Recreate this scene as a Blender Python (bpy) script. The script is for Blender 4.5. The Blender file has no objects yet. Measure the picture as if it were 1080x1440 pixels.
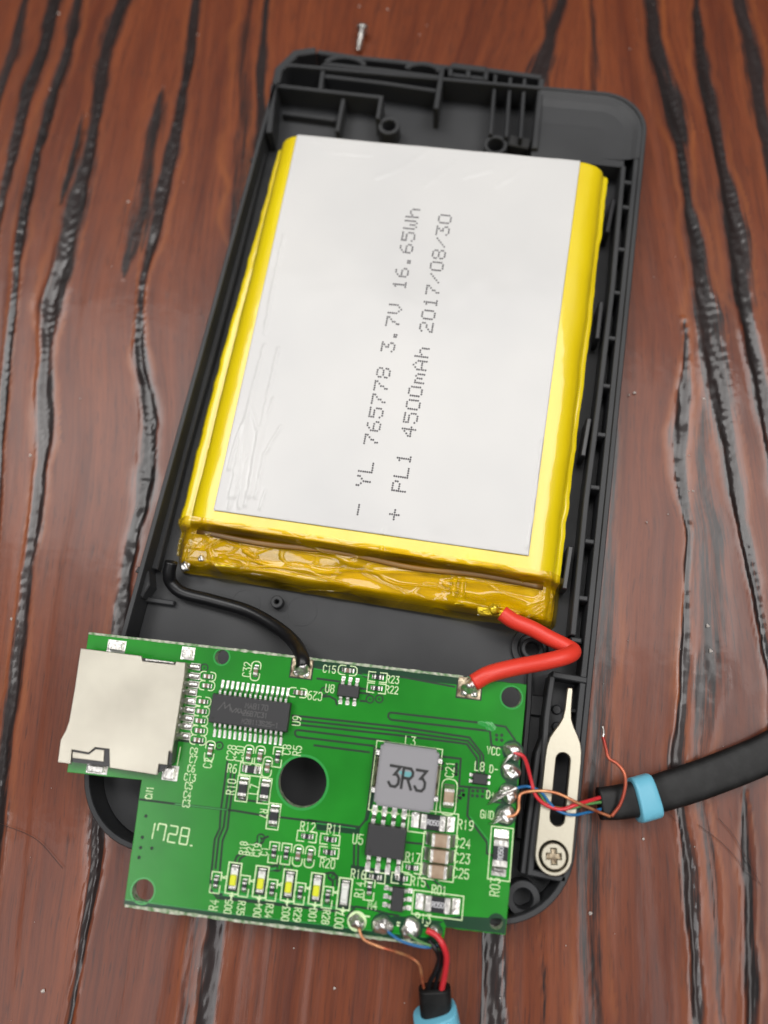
import bpy, bmesh, math, random
import numpy as np
from mathutils import Vector, Matrix, geometry
random.seed(7); RNG = np.random.default_rng(7)
U = 0.1                      # all sizes below are millimetres; 1 Blender unit = 1 cm
SC = bpy.context.scene
SC.unit_settings.scale_length = 0.01
# ------------------------------------------------------------------ camera
CR = np.array([[0.9825457067, -0.1509868049, 0.1086596476],
               [0.1761554813, 0.9429034038, -0.2826701568],
               [-0.0597760878, 0.2968773415, 0.9530428445]])
CC = np.array([15.29366, -65.65481, 121.98412])
FPX = 1082.0
cam = bpy.data.objects.new('camera', bpy.data.cameras.new('camera'))
SC.collection.objects.link(cam); SC.camera = cam
mw = Matrix([list(CR[i]) + [CC[i] * U] for i in range(3)] + [[0, 0, 0, 1]])
cam.matrix_world = mw
cam.data.sensor_fit = 'VERTICAL'; cam.data.sensor_height = 36.0
cam.data.lens = 36.0 * FPX / 1440.0
cam.data.clip_start = 0.1; cam.data.clip_end = 2000
cam.data.dof.use_dof = True; cam.data.dof.focus_distance = 11.6; cam.data.dof.aperture_fstop = 0.105
# ------------------------------------------------------------------ room light
W = bpy.data.worlds.new('World'); SC.world = W; W.use_nodes = True
wn = W.node_tree.nodes; wl = W.node_tree.links
wn['Background'].inputs[1].default_value = 1.0
tc = wn.new('ShaderNodeTexCoord'); sp = wn.new('ShaderNodeSeparateXYZ'); rp = wn.new('ShaderNodeValToRGB')
wl.new(tc.outputs['Generated'], sp.inputs[0]); wl.new(sp.outputs['Z'], rp.inputs[0]); wl.new(rp.outputs[0], wn['Background'].inputs[0])
rp.color_ramp.elements[0].position = 0.45; rp.color_ramp.elements[0].color = (0.05, 0.045, 0.04, 1)   # dim walls
rp.color_ramp.elements[1].position = 0.92; rp.color_ramp.elements[1].color = (0.15, 0.154, 0.162, 1)   # pale ceiling

def area_lamp(name, loc, size, power, col, target=(0, -20, 0)):
    l = bpy.data.lights.new(name, 'AREA'); l.shape = 'RECTANGLE'; l.size, l.size_y = size; l.energy = power; l.color = col
    o = bpy.data.objects.new(name, l); SC.collection.objects.link(o); o.location = loc
    d = Vector(loc) - Vector(target) * U
    o.rotation_euler = d.to_track_quat('Z', 'Y').to_euler(); return o
def lit(name, x0, x1, y0, y1, rad, col):       # ceiling light of a given radiance, facing straight down
    a = (x1 - x0) * (y1 - y0); area_lamp(name, ((x0 + x1) / 2, (y0 + y1) / 2, 150), (x1 - x0, y1 - y0), rad * math.pi * a, col, ((x0 + x1) / 2 / U, (y0 + y1) / 2 / U, 0))
lit('ceiling_panel', -135, 130, 20, 84, 4.4, (1.0, 0.98, 0.96))
lit('tube_lamp', -104, -60, 24, 50, 13, (1.0, 0.99, 0.97))
lit('tube_lamp', 56, 96, 18, 42, 12, (1.0, 0.99, 0.97))
lit('side_panel', 48, 120, -110, 16, 3.1, (1.0, 0.97, 0.95))
lit('corner_panel', -85, -34, -110, -34, 4.4, (1.0, 0.98, 0.98))
SC.view_settings.view_transform = 'Standard'; SC.view_settings.look = 'None'
SC.view_settings.exposure = 0.0; SC.view_settings.gamma = 1.0
SC.cycles.max_bounces = 8; SC.cycles.transparent_max_bounces = 12

# ------------------------------------------------------------------ planes: photo pixel -> millimetre on a real plane
def at(px, py, z=0.0):
    d = CR @ np.array([(px - 540) / FPX, -(py - 720) / FPX, -1.0])
    t = (z - CC[2]) / d[2]; p = CC + t * d
    return (float(p[0]), float(p[1]), float(p[2]))
def rx(t): c, s = math.cos(t), math.sin(t); return np.array([[1, 0, 0], [0, c, -s], [0, s, c]])
def ry(t): c, s = math.cos(t), math.sin(t); return np.array([[c, 0, s], [0, 1, 0], [-s, 0, c]])
def rz(t): c, s = math.cos(t), math.sin(t); return np.array([[c, -s, 0], [s, c, 0], [0, 0, 1]])
class Frame:
    def __init__(s, o, M): s.o = np.array(o, float); s.M = M
    def loc(s, px, py, h=0.0):
        d = s.M.T @ (CR @ np.array([(px - 540) / FPX, -(py - 720) / FPX, -1.0])); c = s.M.T @ (CC - s.o)
        t = (h - c[2]) / d[2]; p = c + t * d
        return (float(p[0]), float(p[1]))
    def world(s, u, v, h=0): return tuple(float(a) for a in s.o + s.M @ np.array([u, v, h]))
    def matrix(s):
        return Matrix([list(s.M[i]) + [s.o[i] * U] for i in range(3)] + [[0, 0, 0, 1]])
BAT = Frame((0, 0, 9.3), ry(-0.01026145) @ rx(0.03616128))
PCB = Frame((-3.6837, -73.7891, 9.8), rz(0.06382125) @ ry(0.03611654) @ rx(0.07839634))
pb = PCB.loc

# ------------------------------------------------------------------ mesh helpers
COL = SC.collection
def link(name, me, mat=None, parent=None, loc=(0, 0, 0), rot=0.0):
    o = bpy.data.objects.new(name, me); COL.objects.link(o)
    if mat is not None and me is not None and not me.materials: me.materials.append(mat)
    if parent is not None: o.parent = parent
    o.location = Vector(loc) * U; o.rotation_euler = (0, 0, rot)
    return o
def mesh(name, V, F, smooth=False):
    me = bpy.data.meshes.new(name); me.from_pydata([(a[0] * U, a[1] * U, a[2] * U) for a in V], [], F); me.update()
    bm = bmesh.new(); bm.from_mesh(me); bmesh.ops.recalc_face_normals(bm, faces=bm.faces)
    for f in bm.faces: f.smooth = smooth
    bm.to_mesh(me); bm.free()
    return me
def empty(name, loc=(0, 0, 0)):
    o = bpy.data.objects.new(name, None); COL.objects.link(o); o.location = Vector(loc) * U; o.empty_display_size = 0.5; return o
def tag(o, label=None, cat=None, group=None, kind=None):
    if label: o['label'] = label
    if cat: o['category'] = cat
    if group: o['group'] = group
    if kind: o['kind'] = kind
    return o
_bc = {}
def box_mesh(sx, sy, sz, bev=0.0, z0=0.0):
    k = (round(sx, 3), round(sy, 3), round(sz, 3), bev, round(z0, 3))
    bm = bmesh.new(); bmesh.ops.create_cube(bm, size=1)
    for v in bm.verts: v.co = Vector((v.co.x * sx, v.co.y * sy, (v.co.z + .5) * sz + z0)) * U
    if bev: bmesh.ops.bevel(bm, geom=list(bm.edges) , offset=bev * U, segments=1 if bev < .15 else 2, affect='EDGES', profile=.6)
    me = bpy.data.meshes.new('box'); bm.to_mesh(me); bm.free(); return me
def cached(key, fn):
    if key not in _bc: _bc[key] = fn()
    return _bc[key]
def offset_poly(P, d):
    n = len(P); out = []
    A = sum(P[i][0] * P[(i + 1) % n][1] - P[(i + 1) % n][0] * P[i][1] for i in range(n)); sg = 1 if A > 0 else -1
    for i in range(n):
        a, b, c = P[i - 1], P[i], P[(i + 1) % n]
        e1 = Vector((b[0] - a[0], b[1] - a[1])).normalized(); e2 = Vector((c[0] - b[0], c[1] - b[1])).normalized()
        n1 = Vector((-e1.y, e1.x)) * sg; n2 = Vector((-e2.y, e2.x)) * sg
        m = n1 + n2; q = m.dot(n1)
        m = m / max(q, .35); out.append((b[0] + m.x * d, b[1] + m.y * d))
    return out
def prism(name, outer, holes=(), z0=0.0, z1=1.0, ch=0.0, smooth=False):
    """closed solid from an outline with holes, top edge chamfered by ch"""
    V = []; F = []
    loops = [outer] + list(holes); tops = []; bots = []
    for li, L in enumerate(loops):
        n = len(L); rings = [[(x, y, z0) for x, y in L]]
        if ch > 0:
            I = offset_poly(L, ch if li == 0 else -ch)
            rings += [[(x, y, z1 - ch) for x, y in L], [(x, y, z1) for x, y in I]]
        else: rings += [[(x, y, z1) for x, y in L]]
        idx = []
        for r in rings: idx.append(list(range(len(V), len(V) + n))); V += r
        for a, b in zip(idx[:-1], idx[1:]):
            for i in range(n): F.append((a[i], a[(i + 1) % n], b[(i + 1) % n], b[i]))
        bots.append(idx[0]); tops.append(idx[-1])
    for S in (tops, bots):
        flat = [i for l in S for i in l]
        T = geometry.tessellate_polygon([[Vector((V[i][0], V[i][1], 0)) for i in l] for l in S])
        for t in T:
            a = [flat[i] for i in t]
            if len(set(a)) == 3: F.append(tuple(a))
    return mesh(name, V, F, smooth)
def circle(cx, cy, r, n=32, a0=0): return [(cx + r * math.cos(a0 + 2 * math.pi * i / n), cy + r * math.sin(a0 + 2 * math.pi * i / n)) for i in range(n)]
def catmull(P, k=8):
    P = [np.array(p, float) for p in P]; Q = [2 * P[0] - P[1]] + P + [2 * P[-1] - P[-2]]; out = []
    for i in range(1, len(Q) - 2):
        for j in range(k):
            t = j / k; a, b, c, d = Q[i - 1:i + 3]
            out.append(.5 * ((2 * b) + (-a + c) * t + (2 * a - 5 * b + 4 * c - d) * t * t + (-a + 3 * b - 3 * c + d) * t ** 3))
    out.append(P[-1]); return out
def tube(name, P, r, seg=12, k=8, prof=None, up=(0, 0, 1), rfun=None):
    """round (or oval: prof=(width, height)) bar swept along a smooth path"""
    C = catmull(P, k) if k > 1 else [np.array(p, float) for p in P]; V = []; F = []; n = len(C); upv = Vector(up); prev = None
    for i, c in enumerate(C):
        t = Vector(C[min(i + 1, n - 1)] - C[max(i - 1, 0)]).normalized()
        if prof is not None:
            s = t.cross(upv).normalized(); u2 = s.cross(t)
        else:
            if prev is None:
                s = t.orthogonal().normalized()
            else:
                s = (prev - t * prev.dot(t)).normalized()
            prev = s; u2 = t.cross(s)
        rr = r if rfun is None else r * rfun(i / (n - 1))
        for j in range(seg):
            a = 2 * math.pi * j / seg
            if prof is not None:
                ca, sa = math.cos(a), math.sin(a); e = .55
                wx = math.copysign(abs(ca) ** e, ca) * prof[0] / 2; wz = math.copysign(abs(sa) ** (e * 1.4), sa) * prof[1] / 2
                if rfun is not None: wx *= rfun(i / (n - 1))
            else: wx, wz = math.cos(a) * rr, math.sin(a) * rr
            q = Vector(c) + s * wx + u2 * wz; V.append(tuple(q))
    for i in range(n - 1):
        for j in range(seg): F.append((i * seg + j, i * seg + (j + 1) % seg, (i + 1) * seg + (j + 1) % seg, (i + 1) * seg + j))
    F.append(tuple(range(seg))); F.append(tuple(range((n - 1) * seg, n * seg)))
    return mesh(name, V, F, True)
def ribbon(name, P, w, z, closed=False):
    """flat print line of width w"""
    P = [np.array(p[:2], float) for p in P]; n = len(P); L = []; R = []
    for i in range(n):
        a = P[i - 1] if (i > 0 or closed) else None; c = P[(i + 1) % n] if (i < n - 1 or closed) else None
        e1 = (P[i] - a) / (np.linalg.norm(P[i] - a) + 1e-9) if a is not None else None
        e2 = (c - P[i]) / (np.linalg.norm(c - P[i]) + 1e-9) if c is not None else None
        if e1 is None: e1 = e2
        if e2 is None: e2 = e1
        n1 = np.array([-e1[1], e1[0]]); n2 = np.array([-e2[1], e2[0]]); m = n1 + n2; m = m / max(m @ n1, .4)
        L.append(P[i] + m * w / 2); R.append(P[i] - m * w / 2)
    V = [(p[0], p[1], z) for p in L] + [(p[0], p[1], z) for p in R]
    F = [(i, (i + 1) % n, n + (i + 1) % n, n + i) for i in range(n if closed else n - 1)]
    return V, F
def wall_mesh(name, P, th, z0, z1, ch=.15):
    """standing wall of thickness th along an open path"""
    P = [np.array(p[:2], float) for p in P]; V, _ = ribbon('', P, th, 0); n = len(P)
    poly = [v[:2] for v in V[:n]] + [v[:2] for v in V[n:]][::-1]
    return prism(name, poly, (), z0, z1, ch)

# ------------------------------------------------------------------ materials
def mat(name, col=(.5, .5, .5), rough=.5, metal=0.0, spec=.5, coat=0.0, crough=.1):
    m = bpy.data.materials.new(name); m.use_nodes = True; b = m.node_tree.nodes['Principled BSDF']
    b.inputs['Base Color'].default_value = (*col, 1); b.inputs['Roughness'].default_value = rough
    b.inputs['Metallic'].default_value = metal; b.inputs['Specular IOR Level'].default_value = spec
    b.inputs['Coat Weight'].default_value = coat; b.inputs['Coat Roughness'].default_value = crough
    return m
def nd(m, t, **k):
    n = m.node_tree.nodes.new(t)
    for a, v in k.items():
        if a in n.inputs.keys(): n.inputs[a].default_value = v
        else: setattr(n, a, v)
    return n
def ln(m, a, b): m.node_tree.links.new(a, b)
def noise_bump(m, scale, strength, dist=.01, detail=3, stretch=None, coat=False, prev=None):
    t = nd(m, 'ShaderNodeTexCoord'); n = nd(m, 'ShaderNodeTexNoise', Scale=scale, Detail=detail); b = nd(m, 'ShaderNodeBump', Strength=strength, Distance=dist)
    if stretch:
        mp = nd(m, 'ShaderNodeMapping'); mp.inputs['Scale'].default_value = stretch; ln(m, t.outputs['Object'], mp.inputs[0]); ln(m, mp.outputs[0], n.inputs['Vector'])
    else: ln(m, t.outputs['Object'], n.inputs['Vector'])
    ln(m, n.outputs['Fac'], b.inputs['Height'])
    if prev: ln(m, prev.outputs[0], b.inputs['Normal'])
    P = m.node_tree.nodes['Principled BSDF']; ln(m, b.outputs[0], P.inputs['Normal'])
    if coat: ln(m, b.outputs[0], P.inputs['Coat Normal'])
    return n, b
def noise_col(m, scale, c0, c1, p0=.35, p1=.65, detail=3, stretch=None, inp='Base Color'):
    t = nd(m, 'ShaderNodeTexCoord'); n = nd(m, 'ShaderNodeTexNoise', Scale=scale, Detail=detail); r = nd(m, 'ShaderNodeValToRGB')
    if stretch:
        mp = nd(m, 'ShaderNodeMapping'); mp.inputs['Scale'].default_value = stretch; ln(m, t.outputs['Object'], mp.inputs[0]); ln(m, mp.outputs[0], n.inputs['Vector'])
    else: ln(m, t.outputs['Object'], n.inputs['Vector'])
    e = r.color_ramp.elements; e[0].position = p0; e[1].position = p1; e[0].color = (*c0, 1); e[1].color = (*c1, 1)
    ln(m, n.outputs['Fac'], r.inputs[0]); ln(m, r.outputs[0], m.node_tree.nodes['Principled BSDF'].inputs[inp]); return n, r
M = {}
M['plastic'] = mat('black_plastic', (.036, .037, .040), .52, spec=.4); noise_bump(M['plastic'], 55, .25, .006, 2); noise_col(M['plastic'], .6, (.021, .022, .024), (.036, .037, .039))
M['plastic_gloss'] = mat('black_plastic_worn', (.02, .02, .022), .3)
noise_bump(M['plastic_gloss'], 30, .15, .006)
M['mask'] = mat('green_solder_mask', (.006, .17, .012), .26, spec=.5)
noise_col(M['mask'], .9, (.004, .19, .007), (.009, .255, .012)); noise_bump(M['mask'], 14, .05, .01)
M['gap'] = mat('bare_laminate_gap', (.0008, .022, .005), .4)
M['lam'] = mat('dark_laminate', (.0005, .040, .012), .3)
M['lam_edge'] = mat('glass_fibre_edge', (.30, .36, .25), .7); noise_col(M['lam_edge'], 12, (.10, .22, .08), (.55, .55, .45))
M['copper_mask'] = mat('masked_copper', (.02, .30, .045), .3, coat=.3)
M['silk'] = mat('silkscreen_ink', (.62, .80, .42), .55); noise_col(M['silk'], 20, (.52, .72, .36), (.75, .88, .55))
M['solder'] = mat('solder', (.62, .60, .56), .34, metal=1.0); noise_bump(M['solder'], 9, .7, .05, 4); noise_col(M['solder'], 6, (.50, .45, .39), (.90, .88, .84), .30, .42, inp='Base Color')
M['tin'] = mat('tinned_metal', (.72, .70, .66), .3, metal=1.0); noise_bump(M['tin'], 16, .5, .03)
M['flux'] = mat('flux_stained_pad', (.35, .24, .12), .35, metal=.7); noise_bump(M['flux'], 10, .6, .04); noise_col(M['flux'], 9, (.08, .05, .03), (.6, .5, .35))
M['epoxy'] = mat('chip_epoxy', (.022, .022, .024), .5); noise_bump(M['epoxy'], 60, .25, .006)
M['mark'] = mat('laser_marking', (.095, .093, .092), .6)
M['nickel'] = mat('brushed_nickel', (.66, .62, .53), .36, metal=1.0); noise_bump(M['nickel'], 55, .22, .006, 3, (1, 1.6, 1)); noise_col(M['nickel'], 1.1, (.46, .43, .36), (.58, .55, .46), .3, .7)
M['steel'] = mat('stamped_steel', (.52, .485, .39), .40, metal=1.0); noise_bump(M['steel'], 30, .08, .01)
M['ferrite'] = mat('grey_ferrite', (.27, .265, .28), .5); noise_bump(M['ferrite'], 45, .2, .008)
M['black'] = mat('black_ink_and_gap_shade', (.012, .012, .012), .5)
M['ink'] = mat('dot_matrix_ink', (.09, .085, .09), .6)
M['res'] = mat('resistor_body', (.018, .018, .022), .35)
M['cap'] = mat('ceramic_capacitor', (.36, .25, .16), .45); noise_col(M['cap'], 5, (.30, .20, .13), (.44, .33, .23))
M['capdark'] = mat('small_ceramic_capacitor', (.22, .15, .10), .5)
M['white'] = mat('white_ink', (.6, .6, .62), .5)
M['led'] = mat('led_phosphor', (.72, .76, .02), .35, coat=.5)
M['ledbase'] = mat('led_base', (.75, .77, .72), .3, coat=.5)
M['redwire'] = mat('red_silicone', (.75, .045, .025), .42); noise_bump(M['redwire'], 8, .08, .02)
M['blackwire'] = mat('black_silicone', (.006, .006, .007), .35)
M['cable'] = mat('black_cable_jacket', (.012, .012, .013), .5, spec=.3); noise_bump(M['cable'], 20, .2, .01); noise_col(M['cable'], 5, (.006,) * 3, (.013,) * 3, .45, .7)
M['blue'] = mat('pale_blue_plastic', (.15, .47, .62), .4); noise_bump(M['blue'], 8, .15, .02)
M['thinred'] = mat('thin_red_insulation', (.62, .03, .04), .3)
M['thinblue'] = mat('thin_blue_insulation', (.02, .15, .36), .3)
M['thingreen'] = mat('thin_green_insulation', (.10, .26, .08), .35)
M['copper'] = mat('enamelled_copper', (.62, .24, .08), .32, metal=.6); noise_col(M['copper'], 6, (.45, .10, .05), (.75, .38, .18))
M['copperred'] = mat('red_enamelled_copper', (.50, .09, .06), .32, metal=.5); noise_col(M['copperred'], 3, (.36, .04, .03), (.60, .17, .09))
M['label'] = mat('white_label_under_film', (.66, .65, .64), .6, coat=.5, crough=.12)
noise_col(M['label'], .35, (.61, .605, .595), (.67, .66, .64)); noise_bump(M['label'], .9, .12, .05, 4, None, True)
M['label'].node_tree.nodes['Principled BSDF'].inputs['Coat IOR'].default_value = 1.4
M['yellow'] = mat('yellow_wrap', (.78, .54, .0), .35, coat=1.0, crough=.05)
noise_col(M['yellow'], .8, (.76, .56, .0), (.85, .68, .0), stretch=(1, .25, 1)); noise_bump(M['yellow'], 2.4, .30, .05, 4, (1, .22, 1), True)
M['amberdark'] = mat('pouch_edge_shadow_brown', (.42, .22, .01), .4); noise_col(M['amberdark'], 1.2, (.04, .02, .006), (.30, .14, .01), stretch=(.35, 2.2, 1))
# amber film: tinted, see-through, glossy
def film(name, tint, dif, fac):
    m = mat(name, dif, .16, coat=1.0, crough=.05); t = m.node_tree
    noise_bump(m, .9, .22, .08, 3, (.5, 1.6, 1), True)
    tr = nd(m, 'ShaderNodeBsdfTransparent'); tr.inputs[0].default_value = (*tint, 1)
    mx = nd(m, 'ShaderNodeMixShader'); n = nd(m, 'ShaderNodeTexNoise', Scale=.9, Detail=3.0); r = nd(m, 'ShaderNodeMapRange')
    tcn = nd(m, 'ShaderNodeTexCoord'); ln(m, tcn.outputs['Object'], n.inputs['Vector'])
    ln(m, n.outputs['Fac'], r.inputs[0]); r.inputs[1].default_value = .3; r.inputs[2].default_value = .7; r.inputs[3].default_value = fac - .2; r.inputs[4].default_value = fac + .15
    ln(m, r.outputs[0], mx.inputs[0]); ln(m, tr.outputs[0], mx.inputs[1]); ln(m, t.nodes['Principled BSDF'].outputs[0], mx.inputs[2])
    gl = nd(m, 'ShaderNodeBsdfGlossy', Roughness=.07); fr = nd(m, 'ShaderNodeFresnel', IOR=1.62); m2 = nd(m, 'ShaderNodeMixShader')
    bn = [n_ for n_ in t.nodes if n_.type == 'BUMP'][0]; ln(m, bn.outputs[0], gl.inputs['Normal']); ln(m, bn.outputs[0], fr.inputs['Normal'])
    ln(m, fr.outputs[0], m2.inputs[0]); ln(m, mx.outputs[0], m2.inputs[1]); ln(m, gl.outputs[0], m2.inputs[2]); ln(m, m2.outputs[0], t.nodes['Material Output'].inputs[0]); return m
M['film'] = film('amber_polyimide_film', (1.0, .88, .24), (.95, .60, .0), .16)
M['teal'] = mat('teal_paint', (.13, .36, .38), .4)
M['dust'] = mat('pale_dust', (.65, .6, .55), .7)
M['hair'] = mat('brown_hair', (.05, .02, .015), .5)

# wood
def wood_material():
    m = mat('varnished_wood', (.2, .06, .03), .3, spec=.36, coat=.22, crough=.07); P = m.node_tree.nodes['Principled BSDF']
    uv = nd(m, 'ShaderNodeUVMap', uv_map='grain')
    def tex(scale, sx, sy, detail=4, rough=.6, dist=0.0):
        mp = nd(m, 'ShaderNodeMapping'); mp.inputs['Scale'].default_value = (sx, sy, 1); ln(m, uv.outputs[0], mp.inputs[0])
        n = nd(m, 'ShaderNodeTexNoise', Scale=scale, Detail=float(detail), Roughness=rough, Distortion=dist); ln(m, mp.outputs[0], n.inputs['Vector']); return n
    def mrange(src, a, b, c=0.0, d=1.0):
        r = nd(m, 'ShaderNodeMapRange'); ln(m, src, r.inputs[0]); r.inputs[1].default_value = a; r.inputs[2].default_value = b; r.inputs[3].default_value = c; r.inputs[4].default_value = d; return r.outputs[0]
    def mix(f, a, b, bt='MIX'):
        x = nd(m, 'ShaderNodeMix', data_type='RGBA', blend_type=bt)
        if hasattr(f, 'links'): ln(m, f, x.inputs[0])
        else: x.inputs[0].default_value = f
        for s, i in ((a, 6), (b, 7)):
            if hasattr(s, 'links'): ln(m, s, x.inputs[i])
            else: x.inputs[i].default_value = (*s, 1)
        return x.outputs[2]
    broad = tex(1, .45, .035, 3); med = tex(1, 1.8, .12, 5, .65); fine = tex(1, 15, .55, 5, .72); pore = tex(1, 26, 2.2, 2, .5)
    c = mix(mrange(broad.outputs['Fac'], .3, .7), (.076, .0130, .004), (.145, .031, .0095))
    c = mix(mrange(med.outputs['Fac'], .35, .7), c, (.20, .048, .014))
    dark = mrange(fine.outputs['Fac'], .50, .72); c = mix(mrange(fine.outputs['Fac'], .45, .75, 0, .6), c, (.028, .007, .005))
    c = mix(mrange(pore.outputs['Fac'], .60, .70, 0, .55), c, (.045, .014, .009))
    at_ = nd(m, 'ShaderNodeAttribute', attribute_name='streak'); edge = nd(m, 'ShaderNodeAttribute', attribute_name='edge')
    c = mix(mrange(edge.outputs['Fac'], 0, 1, 0, .55), c, (.30, .085, .018))
    sm = nd(m, 'ShaderNodeMath', operation='ADD'); ln(m, at_.outputs['Fac'], sm.inputs[0]); ln(m, mrange(fine.outputs['Fac'], .3, .7, -.42, .40), sm.inputs[1])
    st = mrange(sm.outputs[0], .30, .72)
    sc = mix(mrange(med.outputs['Fac'], .35, .65), (.006, .004, .004), (.026, .016, .015))
    c = mix(st, c, sc); ln(m, c, P.inputs['Base Color'])
    ln(m, mrange(st, 0, 1, .36, .30), P.inputs['Roughness'])
    lp = nd(m, 'ShaderNodeAttribute', attribute_name='gloss'); ln(m, mrange(lp.outputs['Fac'], 0, 1, .12, .75), P.inputs['Coat Weight'])
    h = nd(m, 'ShaderNodeMath', operation='MULTIPLY_ADD'); ln(m, fine.outputs['Fac'], h.inputs[0]); h.inputs[1].default_value = .5; ln(m, pore.outputs['Fac'], h.inputs[2])
    b = nd(m, 'ShaderNodeBump', Strength=.10, Distance=.010); ln(m, h.outputs[0], b.inputs['Height'])
    t2 = nd(m, 'ShaderNodeTexCoord'); n2 = nd(m, 'ShaderNodeTexNoise', Scale=2.2, Detail=5.0); ln(m, t2.outputs['Object'], n2.inputs['Vector'])
    b2 = nd(m, 'ShaderNodeBump', Strength=.14, Distance=.03); ln(m, n2.outputs['Fac'], b2.inputs['Height']); ln(m, b.outputs[0], b2.inputs['Normal'])
    ln(m, b2.outputs[0], P.inputs['Normal']); ln(m, b2.outputs[0], P.inputs['Coat Normal']); return m
M['wood'] = wood_material()

# ------------------------------------------------------------------ table top: fine relief grid with the dark grain streaks of the board
def vnoise(x, y, seed, n=256):
    g = np.random.default_rng(seed).random((n, n)); xi = np.floor(x).astype(int); yi = np.floor(y).astype(int); fx = x - xi; fy = y - yi
    fx = fx * fx * (3 - 2 * fx); fy = fy * fy * (3 - 2 * fy); a = g[xi % n, yi % n]; b = g[(xi + 1) % n, yi % n]; c = g[xi % n, (yi + 1) % n]; d = g[(xi + 1) % n, (yi + 1) % n]
    return (a * (1 - fx) + b * fx) * (1 - fy) + (c * (1 - fx) + d * fx) * fy
def fbm(x, y, seed, o=4): return sum(vnoise(x * 2 ** i, y * 2 ** i, seed + i) * .5 ** i for i in range(o)) / (2 - .5 ** (o - 1)) - .5
GUIDES = [  # full-length grain lines, photo pixels on the table
 [(108, 0), (92, 74), (72, 130), (48, 222), (33, 296), (22, 370), (12, 480), (5, 540), (-4, 700), (-20, 900), (-40, 1150), (-60, 1440)],
 [(172, 0), (148, 74), (137, 148), (120, 222), (98, 310), (88, 360), (74, 426), (66, 490), (61, 556), (62, 611), (57, 668), (51, 722), (42, 778), (32, 860), (18, 975), (8, 1050), (0, 1125), (-20, 1300), (-30, 1440)],
 [(276, 0), (267, 74), (255, 130), (237, 222), (218, 315), (202, 380), (196, 437), (198, 500), (208, 555), (208, 597), (204, 653), (200, 708), (188, 764), (178, 805), (160, 950), (145, 1080), (136, 1180), (130, 1240), (123, 1275), (115, 1317), (110, 1360), (95, 1440)],
 [(374, 0), (365, 110), (366, 165), (352, 330), (335, 600), (322, 1000), (312, 1200), (306, 1299), (296, 1359), (287, 1440)],
 [(779, 0), (762, 60), (740, 110), (722, 300), (705, 700), (695, 1100), (690, 1315), (686, 1440)],
 [(834, 0), (836, 60), (837, 128), (858, 400), (866, 600), (850, 900), (831, 1160), (831, 1293), (836, 1440)],
 [(892, 0), (905, 100), (925, 230), (948, 380), (962, 471), (960, 546), (950, 629), (954, 692), (966, 742), (962, 817), (960, 900), (954, 1000), (946, 1071), (953, 1141), (964, 1200), (969, 1249), (973, 1338), (978, 1440)],
 [(916, 0), (919, 48), (930, 90), (945, 144), (958, 208), (970, 287), (983, 367), (997, 441), (1000, 483), (1014, 567), (1029, 650), (1041, 733), (1058, 817), (1074, 900), (1085, 954), (1095, 1060), (1100, 1200), (1105, 1440)],
 [(978, 0), (984, 64), (997, 128), (1013, 223), (1029, 303), (1045, 399), (1056, 470), (1077, 587), (1095, 700), (1120, 850), (1150, 1100), (1180, 1440)],
 [(1041, 0), (1057, 64), (1066, 128), (1082, 204), (1110, 350), (1145, 560), (1180, 800), (1230, 1200), (1260, 1440)]]
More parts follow.
